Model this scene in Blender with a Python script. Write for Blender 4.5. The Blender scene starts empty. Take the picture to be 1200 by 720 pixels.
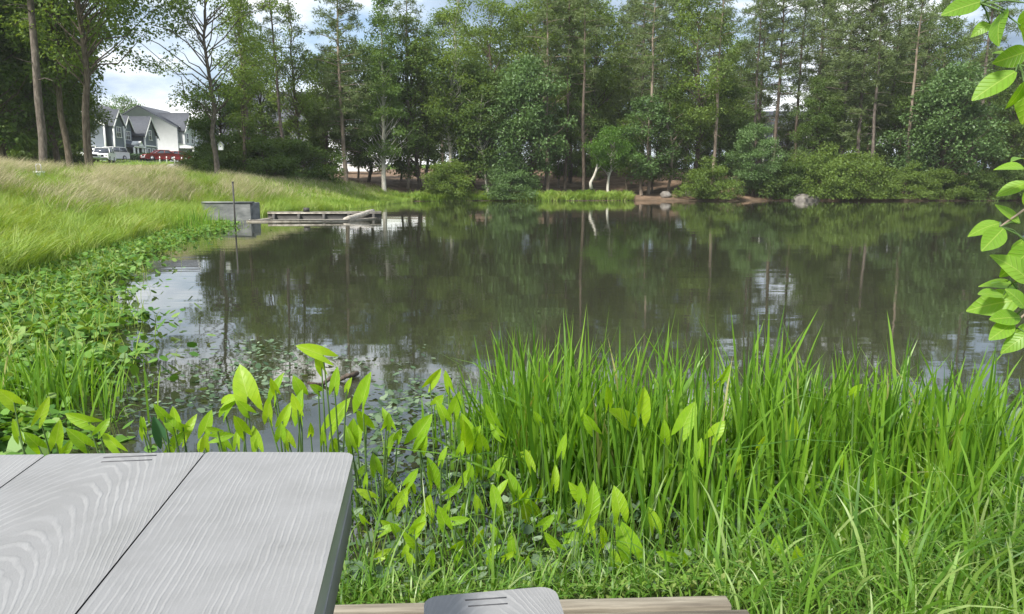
import bpy, math, random
import numpy as np
from mathutils import Vector, Matrix

R_ = math.radians
rng = np.random.default_rng(7)
random.seed(7)
scene = bpy.context.scene
COL = scene.collection

# ------------------------------------------------------------------ camera
CAM_H = 1.45
PITCH = R_(9.46)
FPX = 870.0
cd = bpy.data.cameras.new('camera')
cd.sensor_width = 36.0
cd.lens = FPX / 1200.0 * 36.0
cd.clip_start = 0.05
cd.clip_end = 6000
cam = bpy.data.objects.new('camera', cd)
cam.location = (0, 0, CAM_H)
cam.rotation_euler = (math.pi / 2 - PITCH, 0, 0)
COL.objects.link(cam)
scene.camera = cam

# ------------------------------------------------------------------ sky, sun, exposure
SUN_EL, SUN_AZ = R_(47), R_(-142)          # azimuth from +Y, negative = to the left
world = bpy.data.worlds.new('World')
scene.world = world
world.use_nodes = True
nt = world.node_tree
nt.nodes.clear()
wo = nt.nodes.new('ShaderNodeOutputWorld')
sky = nt.nodes.new('ShaderNodeTexSky')
sky.sky_type = 'NISHITA'
sky.sun_disc = False
sky.sun_elevation = SUN_EL
sky.sun_rotation = SUN_AZ
sky.air_density = 1.0
sky.dust_density = 1.5
bg1 = nt.nodes.new('ShaderNodeBackground')
bg1.inputs['Strength'].default_value = 0.12
nt.links.new(sky.outputs[0], bg1.inputs[0])
tc = nt.nodes.new('ShaderNodeTexCoord')
mp = nt.nodes.new('ShaderNodeMapping')
mp.inputs['Location'].default_value = (1.35, 0.4, 0.55)
mp.inputs['Scale'].default_value = (1.0, 1.0, 3.2)
nt.links.new(tc.outputs['Generated'], mp.inputs['Vector'])
n1 = nt.nodes.new('ShaderNodeTexNoise')
n1.inputs['Scale'].default_value = 2.1
n1.inputs['Detail'].default_value = 9
n1.inputs['Roughness'].default_value = 0.55
nt.links.new(mp.outputs[0], n1.inputs['Vector'])
cover = nt.nodes.new('ShaderNodeValToRGB')
cover.color_ramp.elements[0].position = 0.33
cover.color_ramp.elements[1].position = 0.5
nt.links.new(n1.outputs['Fac'], cover.inputs['Fac'])
n2 = nt.nodes.new('ShaderNodeTexNoise')
n2.inputs['Scale'].default_value = 2.6
n2.inputs['Detail'].default_value = 7
n2.inputs['Distortion'].default_value = 0.3
mp2 = nt.nodes.new('ShaderNodeMapping')
mp2.inputs['Location'].default_value = (2.711, 0.279, 7.79)
mp2.inputs['Scale'].default_value = (1.0, 1.0, 3.0)
nt.links.new(tc.outputs['Generated'], mp2.inputs['Vector'])
nt.links.new(mp2.outputs[0], n2.inputs['Vector'])
ccol = nt.nodes.new('ShaderNodeValToRGB')
el = ccol.color_ramp.elements
el[0].position = 0.35; el[0].color = (0.25, 0.335, 0.45, 1)
el[1].position = 0.63; el[1].color = (1.6, 1.57, 1.5, 1)
e = el.new(0.48); e.color = (0.48, 0.59, 0.73, 1)
nt.links.new(n2.outputs['Fac'], ccol.inputs['Fac'])
bg2 = nt.nodes.new('ShaderNodeBackground')
bg2.inputs['Strength'].default_value = 0.84
nt.links.new(ccol.outputs[0], bg2.inputs[0])
mxs = nt.nodes.new('ShaderNodeMixShader')
nt.links.new(cover.outputs[0], mxs.inputs[0])
nt.links.new(bg1.outputs[0], mxs.inputs[1])
nt.links.new(bg2.outputs[0], mxs.inputs[2])
nt.links.new(mxs.outputs[0], wo.inputs[0])

sl = bpy.data.lights.new('sun', 'SUN')
sl.energy = 4.8
sl.angle = R_(8)
sl.color = (1.0, 0.95, 0.86)
sun = bpy.data.objects.new('sun', sl)
sd = Vector((math.sin(SUN_AZ) * math.cos(SUN_EL), math.cos(SUN_AZ) * math.cos(SUN_EL), math.sin(SUN_EL)))
sun.rotation_euler = sd.to_track_quat('Z', 'Y').to_euler()
sun.location = (-20, 30, 60)
COL.objects.link(sun)

vs = scene.view_settings
vs.view_transform = 'Standard'
vs.look = 'None'
vs.gamma = 1
vs.exposure = 0.68
vs.use_curve_mapping = False
scene.cycles.max_bounces = 6
scene.cycles.diffuse_bounces = 4
scene.cycles.glossy_bounces = 3
scene.cycles.transmission_bounces = 4
scene.cycles.use_denoising = True
scene.cycles.caustics_reflective = False
scene.cycles.caustics_refractive = False

# ------------------------------------------------------------------ helpers
def ray(px, py):
    u = (px - 600.0) / FPX
    v = (360.0 - py) / FPX
    c, s = math.cos(PITCH), math.sin(PITCH)
    return np.array([u, c + v * s, -s + v * c])

def G(px, py, z=0.0):
    d = ray(px, py)
    t = (z - CAM_H) / d[2]
    return np.array([0, 0, CAM_H]) + d * t

def AT(px, py, Y):
    d = ray(px, py)
    return np.array([0, 0, CAM_H]) + d * (Y / d[1])

def XA(px, Y):
    return AT(px, 215, Y)[0]

def ss(a, b, x):
    t = np.clip((np.asarray(x, float) - a) / (b - a), 0, 1)
    return t * t * (3 - 2 * t)

def mk_mesh(name, V, faces, mat=None, smooth=False):
    """V (N,3); faces: array (M,k) or a list of such arrays."""
    if isinstance(faces, np.ndarray):
        faces = [faces]
    faces = [np.asarray(f, np.int32) for f in faces if len(f)]
    V = np.asarray(V, np.float32)
    me = bpy.data.meshes.new(name)
    nl = sum(f.size for f in faces)
    npoly = sum(len(f) for f in faces)
    me.vertices.add(len(V))
    me.vertices.foreach_set('co', V.ravel())
    me.loops.add(nl)
    me.loops.foreach_set('vertex_index', np.concatenate([f.ravel() for f in faces]))
    me.polygons.add(npoly)
    tot = np.concatenate([np.full(len(f), f.shape[1], np.int32) for f in faces])
    start = np.concatenate([[0], np.cumsum(tot)[:-1]]).astype(np.int32)
    me.polygons.foreach_set('loop_start', start)
    try:
        me.polygons.foreach_set('loop_total', tot)
    except Exception:
        pass
    if smooth:
        me.polygons.foreach_set('use_smooth', np.ones(npoly, bool))
    me.update(calc_edges=True)
    me.validate()
    if mat:
        me.materials.append(mat)
    return me

class MB:
    """collects pieces of one mesh"""
    def __init__(self):
        self.V, self.F, self.n = [], {}, 0
    def add(self, V, *faces):
        V = np.asarray(V, float)
        for f in faces:
            f = np.asarray(f, np.int64)
            if len(f):
                self.F.setdefault(f.shape[1], []).append(f + self.n)
        self.V.append(V)
        self.n += len(V)
    def box(self, c, s, rz=0.0):
        c = np.asarray(c, float); h = np.asarray(s, float) / 2
        k = np.array([[x, y, z] for x in (-1, 1) for y in (-1, 1) for z in (-1, 1)], float) * h
        if rz:
            co, si = math.cos(rz), math.sin(rz)
            k = np.stack([k[:, 0] * co - k[:, 1] * si, k[:, 0] * si + k[:, 1] * co, k[:, 2]], 1)
        self.add(k + c, [[0, 1, 3, 2], [4, 6, 7, 5], [0, 4, 5, 1], [2, 3, 7, 6], [0, 2, 6, 4], [1, 5, 7, 3]])
        return self
    def tube(self, P, r, n=6, cap=True):
        P = np.asarray(P, float)
        m = len(P)
        r = np.broadcast_to(np.asarray(r, float), (m,))
        T = np.gradient(P, axis=0)
        T /= np.linalg.norm(T, axis=1, keepdims=True) + 1e-9
        ref = np.array([0, 0, 1.0]) if abs(T[0, 2]) < 0.8 else np.array([1.0, 0, 0])
        A = np.cross(T, ref); A /= np.linalg.norm(A, axis=1, keepdims=True) + 1e-9
        B = np.cross(T, A)
        th = np.linspace(0, 2 * math.pi, n, endpoint=False)
        V = P[:, None] + r[:, None, None] * (np.cos(th)[None, :, None] * A[:, None] + np.sin(th)[None, :, None] * B[:, None])
        V = V.reshape(-1, 3)
        i = np.arange(m - 1)[:, None] * n; j = np.arange(n)[None]
        j2 = (j + 1) % n
        q = np.stack([i + j, i + j2, i + n + j2, i + n + j], -1).reshape(-1, 4)
        fs = [q]
        if cap:
            fs.append(np.array([list(range(n))[::-1], [(m - 1) * n + k for k in range(n)]]))
            if n == 4:
                fs = [np.concatenate(fs)]
        self.add(V, *fs)
        return self
    def prism(self, pts, a, b, axis='y'):
        """polygon pts (2D) extruded between a and b along axis"""
        n = len(pts)
        V = []
        for t in (a, b):
            for (p, q) in pts:
                V.append({'y': (p, t, q), 'x': (t, p, q), 'z': (p, q, t)}[axis])
        q = [[k, (k + 1) % n, n + (k + 1) % n, n + k] for k in range(n)]
        caps = [list(range(n)), list(range(2 * n - 1, n - 1, -1))]
        if n == 4:
            self.add(V, q + caps)
        else:
            self.add(V, q, caps)
        return self
    def mesh(self, name, mat=None, smooth=False):
        return mk_mesh(name, np.concatenate(self.V), [np.concatenate(f) for f in self.F.values()], mat, smooth)

def link(name, me, parent=None, loc=None, rot=None, scale=None):
    o = bpy.data.objects.new(name, me)
    COL.objects.link(o)
    if parent is not None:
        o.parent = parent
    if loc is not None:
        o.location = tuple(float(v) for v in loc)
    if rot is not None:
        o.rotation_euler = rot
    if scale is not None:
        o.scale = (scale,) * 3 if np.isscalar(scale) else scale
    return o

def tag(o, label=None, cat=None, group=None, kind=None):
    if label: o['label'] = label
    if cat: o['category'] = cat
    if group: o['group'] = group
    if kind: o['kind'] = kind
    return o

def thing(name, label, cat, loc=(0, 0, 0), rz=0.0, group=None, scale=None):
    o = link(name, None, loc=loc, rot=(0, 0, rz), scale=scale)
    return tag(o, label, cat, group)

def bevel(o, w, seg=2):
    m = o.modifiers.new('bevel', 'BEVEL')
    m.width = w; m.segments = seg; m.limit_method = 'ANGLE'
    return o

# ------------------------------------------------------------------ materials
def new_mat(name):
    m = bpy.data.materials.new(name)
    m.use_nodes = True
    t = m.node_tree
    return m, t, t.nodes['Principled BSDF'], t.nodes['Material Output']

def ramp(t, fac, cols, pos=None):
    r = t.nodes.new('ShaderNodeValToRGB')
    pos = pos or np.linspace(0, 1, len(cols))
    el = r.color_ramp.elements
    el[0].position = pos[0]; el[0].color = (*cols[0], 1)
    el[1].position = pos[-1]; el[1].color = (*cols[-1], 1)
    for c, p in list(zip(cols, pos))[1:-1]:
        e = el.new(p); e.color = (*c, 1)
    if fac is not None:
        t.links.new(fac, r.inputs['Fac'])
    return r

def noise(t, scale, detail=4, rough=0.5, vec=None, dist=0.0):
    n = t.nodes.new('ShaderNodeTexNoise')
    n.inputs['Scale'].default_value = scale
    n.inputs['Detail'].default_value = detail
    n.inputs['Roughness'].default_value = rough
    n.inputs['Distortion'].default_value = dist
    if vec is not None:
        t.links.new(vec, n.inputs['Vector'])
    return n

def objcoord(t, scale=(1, 1, 1), rot=(0, 0, 0)):
    c = t.nodes.new('ShaderNodeTexCoord')
    m = t.nodes.new('ShaderNodeMapping')
    m.inputs['Scale'].default_value = scale
    m.inputs['Rotation'].default_value = rot
    t.links.new(c.outputs['Object'], m.inputs['Vector'])
    return m.outputs[0]

def leaf_mat(name, cols, trans=0.4, rough=0.45, spec=0.35, tcol=None, clump=0.0, vein=None, pos=None):
    m, t, p, out = new_mat(name)
    geo = t.nodes.new('ShaderNodeNewGeometry')
    fac = geo.outputs['Random Per Island']
    if clump:
        nz = noise(t, clump, 2, 0.5, objcoord(t))
        oi = t.nodes.new('ShaderNodeObjectInfo')
        a = t.nodes.new('ShaderNodeMath'); a.operation = 'MULTIPLY_ADD'
        t.links.new(nz.outputs['Fac'], a.inputs[0]); a.inputs[1].default_value = 1.1
        a.inputs[2].default_value = -0.25
        b = t.nodes.new('ShaderNodeMath'); b.operation = 'MULTIPLY_ADD'
        t.links.new(geo.outputs['Random Per Island'], b.inputs[0]); b.inputs[1].default_value = 0.45
        t.links.new(a.outputs[0], b.inputs[2])
        d = t.nodes.new('ShaderNodeMath'); d.operation = 'MULTIPLY_ADD'
        t.links.new(oi.outputs['Random'], d.inputs[0]); d.inputs[1].default_value = 0.25
        t.links.new(b.outputs[0], d.inputs[2])
        e = t.nodes.new('ShaderNodeMath'); e.operation = 'SUBTRACT'
        t.links.new(d.outputs[0], e.inputs[0]); e.inputs[1].default_value = 0.12
        fac = e.outputs[0]
    r = ramp(t, fac, cols, pos)
    if vein:
        # pale midrib on x = 0 and side veins running forward from it
        c = t.nodes.new('ShaderNodeTexCoord'); sx = t.nodes.new('ShaderNodeSeparateXYZ')
        t.links.new(c.outputs['Object'], sx.inputs[0])
        def mth(op, a, b=None, cc=None):
            n = t.nodes.new('ShaderNodeMath'); n.operation = op
            for q, v in enumerate((a, b, cc)):
                if v is None: continue
                if isinstance(v, (int, float)): n.inputs[q].default_value = v
                else: t.links.new(v, n.inputs[q])
            return n.outputs[0]
        ax = mth('ABSOLUTE', sx.outputs['X'])
        oi = t.nodes.new('ShaderNodeObjectInfo')
        sv = mth('SINE', mth('ADD', mth('MULTIPLY', sx.outputs['Y'], float(vein[0])), mth('MULTIPLY', ax, -float(vein[1]))))
        sv = mth('POWER', mth('MAXIMUM', sv, 0.0), 8.0)
        mid = mth('LESS_THAN', ax, 0.014)
        vv = mth('MAXIMUM', mth('MULTIPLY', sv, 0.4), mid)
        nz = noise(t, 5, 4, 0.6, c.outputs['Object'])
        k = mth('MULTIPLY_ADD', oi.outputs['Random'], 0.6, mth('MULTIPLY_ADD', nz.outputs['Fac'], 0.7, -0.15))
        t.links.new(k, r.inputs['Fac'])
        lm = t.nodes.new('ShaderNodeMixRGB'); t.links.new(mth('MULTIPLY', vv, 0.4), lm.inputs[0])
        t.links.new(r.outputs[0], lm.inputs[1]); lm.inputs[2].default_value = (0.5, 0.62, 0.16, 1)
        bp = t.nodes.new('ShaderNodeBump'); bp.inputs['Distance'].default_value = 0.004; bp.inputs['Strength'].default_value = 0.7
        t.links.new(vv, bp.inputs['Height']); t.links.new(bp.outputs[0], p.inputs['Normal'])
        r = lm
    t.links.new(r.outputs[0], p.inputs['Base Color'])
    p.inputs['Roughness'].default_value = rough
    p.inputs['Specular IOR Level'].default_value = spec
    tr = t.nodes.new('ShaderNodeBsdfTranslucent')
    hs = t.nodes.new('ShaderNodeMixRGB'); hs.blend_type = 'MULTIPLY'; hs.inputs[0].default_value = 1
    t.links.new(r.outputs[0], hs.inputs[1])
    hs.inputs[2].default_value = (*(tcol or (1.5, 1.35, 0.5)), 1)
    t.links.new(hs.outputs[0], tr.inputs[0])
    mx = t.nodes.new('ShaderNodeMixShader'); mx.inputs[0].default_value = trans
    t.links.new(p.outputs[0], mx.inputs[1]); t.links.new(tr.outputs[0], mx.inputs[2])
    t.links.new(mx.outputs[0], out.inputs[0])
    return m

def simple_mat(name, cols, scale=3.0, rough=0.8, bump=0.0, stretch=(1, 1, 1), detail=5, spec=0.3, bscale=None):
    m, t, p, out = new_mat(name)
    v = objcoord(t, stretch)
    n = noise(t, scale, detail, 0.6, v)
    r = ramp(t, n.outputs['Fac'], cols, list(np.linspace(0.3, 0.7, len(cols))))
    t.links.new(r.outputs[0], p.inputs['Base Color'])
    p.inputs['Roughness'].default_value = rough
    p.inputs['Specular IOR Level'].default_value = spec
    if bump:
        b = t.nodes.new('ShaderNodeBump'); b.inputs['Strength'].default_value = 1.0
        b.inputs['Distance'].default_value = bump
        n2 = noise(t, bscale or scale * 3, 5, 0.6, v)
        t.links.new(n2.outputs['Fac'], b.inputs['Height'])
        t.links.new(b.outputs[0], p.inputs['Normal'])
    return m

M = {}
M['leaf_dark'] = leaf_mat('leaf_dark', [(0.055, 0.098, 0.024), (0.095, 0.16, 0.038), (0.14, 0.215, 0.055)], 0.42, 0.5, 0.3, clump=0.25)
M['leaf_mid'] = leaf_mat('leaf_mid', [(0.085, 0.138, 0.03), (0.135, 0.21, 0.045), (0.19, 0.28, 0.065)], 0.42, 0.5, 0.3, clump=0.25)
M['leaf_bright'] = leaf_mat('leaf_bright', [(0.075, 0.14, 0.035), (0.115, 0.2, 0.05), (0.17, 0.27, 0.07)], 0.4, 0.5, 0.3, clump=0.25)
M['leaf_lime'] = leaf_mat('leaf_lime', [(0.07, 0.15, 0.025), (0.11, 0.22, 0.035), (0.16, 0.29, 0.05)], 0.42, 0.5, 0.3, clump=0.25)
M['leaf_blue'] = leaf_mat('leaf_blue', [(0.065, 0.12, 0.036), (0.105, 0.185, 0.058), (0.165, 0.265, 0.095)], 0.3, 0.45, 0.4, tcol=(1.3, 1.3, 0.7), clump=0.3)
M['needle'] = leaf_mat('needle', [(0.085, 0.128, 0.05), (0.13, 0.18, 0.068), (0.18, 0.235, 0.095)], 0.35, 0.55, 0.3, tcol=(1.3, 1.25, 0.6), clump=0.25)
M['bark'] = simple_mat('bark', [(0.05, 0.038, 0.028), (0.11, 0.085, 0.065), (0.2, 0.165, 0.13)], 3, 0.9, 0.03, (4, 4, 0.8))
M['bark_pine'] = simple_mat('bark_pine', [(0.055, 0.044, 0.037), (0.115, 0.095, 0.08), (0.2, 0.17, 0.145)], 3, 0.9, 0.03, (3, 3, 1))
M['bark_pale'] = simple_mat('bark_pale', [(0.24, 0.22, 0.18), (0.46, 0.44, 0.38), (0.62, 0.6, 0.53)], 2, 0.8, 0.01, (3, 3, 1))
M['bark_tan'] = simple_mat('bark_tan', [(0.13, 0.1, 0.075), (0.22, 0.175, 0.135), (0.31, 0.26, 0.2)], 2, 0.8, 0.01, (3, 3, 1))
M['reed'] = leaf_mat('reed', [(0.06, 0.15, 0.015), (0.11, 0.24, 0.022), (0.17, 0.32, 0.03), (0.22, 0.36, 0.05), (0.42, 0.38, 0.2)], 0.42, 0.4, 0.4, tcol=(1.5, 1.45, 0.35), pos=[0, 0.35, 0.7, 0.92, 1.0])
M['sedge'] = leaf_mat('sedge', [(0.06, 0.15, 0.02), (0.11, 0.23, 0.03), (0.17, 0.32, 0.045), (0.28, 0.37, 0.14)], 0.4, 0.4, 0.4, tcol=(1.5, 1.4, 0.35))
M['arum'] = leaf_mat('arum', [(0.16, 0.34, 0.016), (0.24, 0.43, 0.02), (0.37, 0.54, 0.03)], 0.5, 0.42, 0.35, tcol=(1.6, 1.4, 0.3), vein=(26, 30))
M['arum_blue'] = leaf_mat('arum_blue', [(0.05, 0.14, 0.06), (0.06, 0.16, 0.07)], 0.15, 0.3, 0.6)
M['stalk'] = leaf_mat('stalk', [(0.06, 0.12, 0.03), (0.1, 0.17, 0.045)], 0.1, 0.5, 0.3)
M['pad'] = leaf_mat('pad', [(0.04, 0.12, 0.015), (0.08, 0.19, 0.022), (0.13, 0.27, 0.035), (0.2, 0.3, 0.08)], 0.3, 0.5, 0.35)
M['pad_pale'] = leaf_mat('pad_pale', [(0.04, 0.085, 0.035), (0.09, 0.15, 0.075), (0.2, 0.27, 0.17)], 0.2, 0.55, 0.35)
M['cover'] = leaf_mat('cover', [(0.05, 0.13, 0.015), (0.1, 0.2, 0.025), (0.17, 0.29, 0.04), (0.23, 0.27, 0.09)], 0.35, 0.45, 0.35)
M['meadow'] = leaf_mat('meadow', [(0.1, 0.2, 0.025), (0.17, 0.28, 0.04), (0.25, 0.36, 0.06), (0.36, 0.38, 0.16)], 0.35, 0.5, 0.3, tcol=(1.4, 1.3, 0.4), clump=0.7)
M['straw'] = leaf_mat('straw', [(0.17, 0.23, 0.07), (0.36, 0.33, 0.18), (0.5, 0.44, 0.29), (0.57, 0.5, 0.37)], 0.3, 0.6, 0.2, tcol=(1.1, 1.1, 0.9))
M['branchleaf'] = leaf_mat('branchleaf', [(0.14, 0.29, 0.025), (0.19, 0.36, 0.035), (0.25, 0.43, 0.05)], 0.5, 0.4, 0.4, tcol=(1.6, 1.4, 0.35), vein=(48, 40))
M['wood_deck'] = simple_mat('wood_deck', [(0.09, 0.075, 0.058), (0.2, 0.175, 0.135), (0.33, 0.295, 0.235)], 2.0, 0.8, 0.002, (1.2, 14, 14), bscale=6)
M['log'] = simple_mat('log', [(0.2, 0.18, 0.15), (0.36, 0.33, 0.28), (0.5, 0.47, 0.42)], 2.5, 0.85, 0.01, (2, 2, 2))
M['log_dark'] = simple_mat('log_dark', [(0.06, 0.058, 0.055), (0.11, 0.105, 0.1)], 2.5, 0.8, 0.01)
M['concrete'] = simple_mat('concrete', [(0.09, 0.1, 0.1), (0.17, 0.18, 0.18), (0.26, 0.27, 0.27)], 1.6, 0.9, 0.006, (1, 1, 2))
M['steel'] = simple_mat('steel', [(0.04, 0.04, 0.04), (0.07, 0.065, 0.06)], 6, 0.6)
M['gravel'] = simple_mat('gravel', [(0.28, 0.26, 0.24), (0.42, 0.4, 0.37)], 4, 0.9, 0.02)
M['asphalt'] = simple_mat('asphalt', [(0.045, 0.045, 0.047), (0.06, 0.06, 0.062)], 6, 0.9, 0.005)
M['rock'] = simple_mat('rock', [(0.1, 0.09, 0.08), (0.18, 0.165, 0.15), (0.27, 0.255, 0.24)], 2, 0.9, 0.05)
M['siding_grey'] = simple_mat('siding_grey', [(0.13, 0.15, 0.185), (0.155, 0.178, 0.215)], 2, 0.7)
M['siding_white'] = simple_mat('siding_white', [(0.44, 0.46, 0.47), (0.5, 0.52, 0.53)], 1.5, 0.7)
M['siding_slate'] = simple_mat('siding_slate', [(0.16, 0.17, 0.2), (0.2, 0.21, 0.24)], 1.5, 0.7)
M['siding_violet'] = simple_mat('siding_violet', [(0.09, 0.09, 0.13), (0.12, 0.12, 0.17)], 1.5, 0.7)
M['trim'] = simple_mat('trim', [(0.72, 0.72, 0.7), (0.8, 0.8, 0.79)], 3, 0.6)
M['shingle'] = simple_mat('shingle', [(0.06, 0.066, 0.08), (0.09, 0.097, 0.115)], 5, 0.85)
M['door'] = simple_mat('door', [(0.7, 0.7, 0.68), (0.78, 0.78, 0.76)], 3, 0.5)
M['red'] = simple_mat('red', [(0.2, 0.015, 0.015), (0.27, 0.02, 0.02)], 3, 0.3, spec=0.5)
M['maroon'] = simple_mat('maroon', [(0.2, 0.015, 0.02), (0.26, 0.02, 0.025)], 3, 0.3, spec=0.5)
M['carwhite'] = simple_mat('carwhite', [(0.72, 0.73, 0.74), (0.8, 0.8, 0.8)], 3, 0.3, spec=0.5)
M['tyre'] = simple_mat('tyre', [(0.015, 0.015, 0.015), (0.025, 0.025, 0.025)], 8, 0.9)
M['rim'] = simple_mat('rim', [(0.4, 0.4, 0.42), (0.5, 0.5, 0.52)], 8, 0.35)
M['blueplastic'] = simple_mat('blueplastic', [(0.16, 0.24, 0.3), (0.24, 0.33, 0.38)], 6, 0.6)
M['hedge'] = leaf_mat('hedge', [(0.02, 0.05, 0.015), (0.04, 0.09, 0.025)], 0.25, 0.5, 0.3)

def glass_mat():
    m, t, p, out = new_mat('window_glass')
    n = noise(t, 3, 2, 0.5, objcoord(t))
    r = ramp(t, n.outputs['Fac'], [(0.03, 0.035, 0.045), (0.07, 0.08, 0.1)])
    t.links.new(r.outputs[0], p.inputs['Base Color'])
    p.inputs['Roughness'].default_value = 0.06
    p.inputs['Specular IOR Level'].default_value = 0.8
    return m
M['glass'] = glass_mat()

def water_mat():
    m, t, p, out = new_mat('pond_water')
    p.inputs['Base Color'].default_value = (0.031, 0.033, 0.02, 1)
    p.inputs['Roughness'].default_value = 0.025
    p.inputs['IOR'].default_value = 2.0
    a = noise(t, 1.0, 3, 0.5, objcoord(t, (0.35, 0.8, 1)))
    b = noise(t, 1.0, 3, 0.55, objcoord(t, (1.6, 4.0, 1)))
    c = noise(t, 1.0, 2, 0.5, objcoord(t, (0.06, 0.09, 1)))        # calm and breezy patches
    cr = ramp(t, c.outputs['Fac'], [(0.25,) * 3, (1,) * 3], [0.42, 0.62])
    mul = t.nodes.new('ShaderNodeMath'); mul.operation = 'MULTIPLY'
    t.links.new(b.outputs['Fac'], mul.inputs[0]); t.links.new(cr.outputs[0], mul.inputs[1])
    b1 = t.nodes.new('ShaderNodeBump'); b1.inputs['Distance'].default_value = 0.0045; b1.inputs['Strength'].default_value = 1
    b2 = t.nodes.new('ShaderNodeBump'); b2.inputs['Distance'].default_value = 0.0014; b2.inputs['Strength'].default_value = 1
    t.links.new(a.outputs['Fac'], b1.inputs['Height'])
    t.links.new(mul.outputs[0], b2.inputs['Height'])
    t.links.new(b1.outputs[0], b2.inputs['Normal'])
    t.links.new(b2.outputs[0], p.inputs['Normal'])
    return m
M['water'] = water_mat()

def resin_mat(name, seed, arch=0.0):
    """grey moulded resin with a raised wood-grain, local x across, y along the plank"""
    m, t, p, out = new_mat(name)
    c = t.nodes.new('ShaderNodeTexCoord')
    mp = t.nodes.new('ShaderNodeMapping')
    mp.inputs['Location'].default_value = (seed * 3.1, seed * 1.7, 0)
    t.links.new(c.outputs['Object'], mp.inputs['Vector'])
    st = t.nodes.new('ShaderNodeMapping'); st.inputs['Scale'].default_value = (9.0, 2.2, 0.1)
    t.links.new(mp.outputs[0], st.inputs['Vector'])
    warp = noise(t, 1.0, 3, 0.5, st.outputs[0])
    sx = t.nodes.new('ShaderNodeSeparateXYZ'); t.links.new(c.outputs['Object'], sx.inputs[0])
    def mth(op, a, b=None, cc=None):
        n = t.nodes.new('ShaderNodeMath'); n.operation = op
        for q, v in enumerate((a, b, cc)):
            if v is None: continue
            if isinstance(v, (int, float)): n.inputs[q].default_value = v
            else: t.links.new(v, n.inputs[q])
        return n.outputs[0]
    # straight grain plus flat-sawn arches round the plank centre
    straight = mth('MULTIPLY', sx.outputs['X'], 760.0)
    x2 = mth('MULTIPLY', sx.outputs['X'], sx.outputs['X'])
    arch_ = mth('MULTIPLY', mth('MULTIPLY_ADD', x2, 22.0, sx.outputs['Y']), 210.0)
    base = mth('ADD', mth('MULTIPLY', straight, 1.0 - arch), mth('MULTIPLY', arch_, arch))
    ph = mth('MULTIPLY_ADD', warp.outputs['Fac'], 26.0, base)
    jit = noise(t, 1.0, 2, 0.5, None)
    st2 = t.nodes.new('ShaderNodeMapping'); st2.inputs['Scale'].default_value = (60, 40, 1)
    t.links.new(mp.outputs[0], st2.inputs['Vector']); t.links.new(st2.outputs[0], jit.inputs['Vector'])
    ph = mth('MULTIPLY_ADD', jit.outputs['Fac'], 2.2, ph)
    sn = mth('SINE', ph)
    mr = t.nodes.new('ShaderNodeMapRange')
    mr.inputs[1].default_value = 0.1; mr.inputs[2].default_value = 0.95
    t.links.new(sn, mr.inputs[0])
    # the raised lines fade in and out
    fd = noise(t, 1.0, 3, 0.6, None)
    st3 = t.nodes.new('ShaderNodeMapping'); st3.inputs['Scale'].default_value = (26, 7, 1)
    t.links.new(mp.outputs[0], st3.inputs['Vector']); t.links.new(st3.outputs[0], fd.inputs['Vector'])
    fdr = ramp(t, fd.outputs['Fac'], [(0.1,) * 3, (1,) * 3], [0.35, 0.65])
    hgt = mth('MULTIPLY', mr.outputs[0], fdr.outputs[0])
    r = ramp(t, hgt, [(0.215, 0.216, 0.22), (0.262, 0.263, 0.267)], [0.0, 1.0])
    # grime, specks
    g = noise(t, 9, 6, 0.65, mp.outputs[0])
    gr = ramp(t, g.outputs['Fac'], [(0.45, 0.43, 0.4), (0.85, 0.85, 0.84), (1, 1, 1)], [0.26, 0.33, 0.6])
    mixg = t.nodes.new('ShaderNodeMixRGB'); mixg.blend_type = 'MULTIPLY'; mixg.inputs[0].default_value = 1
    t.links.new(r.outputs[0], mixg.inputs[1]); t.links.new(gr.outputs[0], mixg.inputs[2])
    t.links.new(mixg.outputs[0], p.inputs['Base Color'])
    p.inputs['Roughness'].default_value = 0.42
    p.inputs['Specular IOR Level'].default_value = 0.45
    b = t.nodes.new('ShaderNodeBump'); b.inputs['Distance'].default_value = 0.0007; b.inputs['Strength'].default_value = 0.9
    t.links.new(hgt, b.inputs['Height'])
    sp = noise(t, 420, 2, 0.5, mp.outputs[0])
    b2 = t.nodes.new('ShaderNodeBump'); b2.inputs['Distance'].default_value = 0.0006; b2.inputs['Strength'].default_value = 0.6
    t.links.new(sp.outputs['Fac'], b2.inputs['Height']); t.links.new(b.outputs[0], b2.inputs['Normal'])
    t.links.new(b2.outputs[0], p.inputs['Normal'])
    return m

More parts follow.
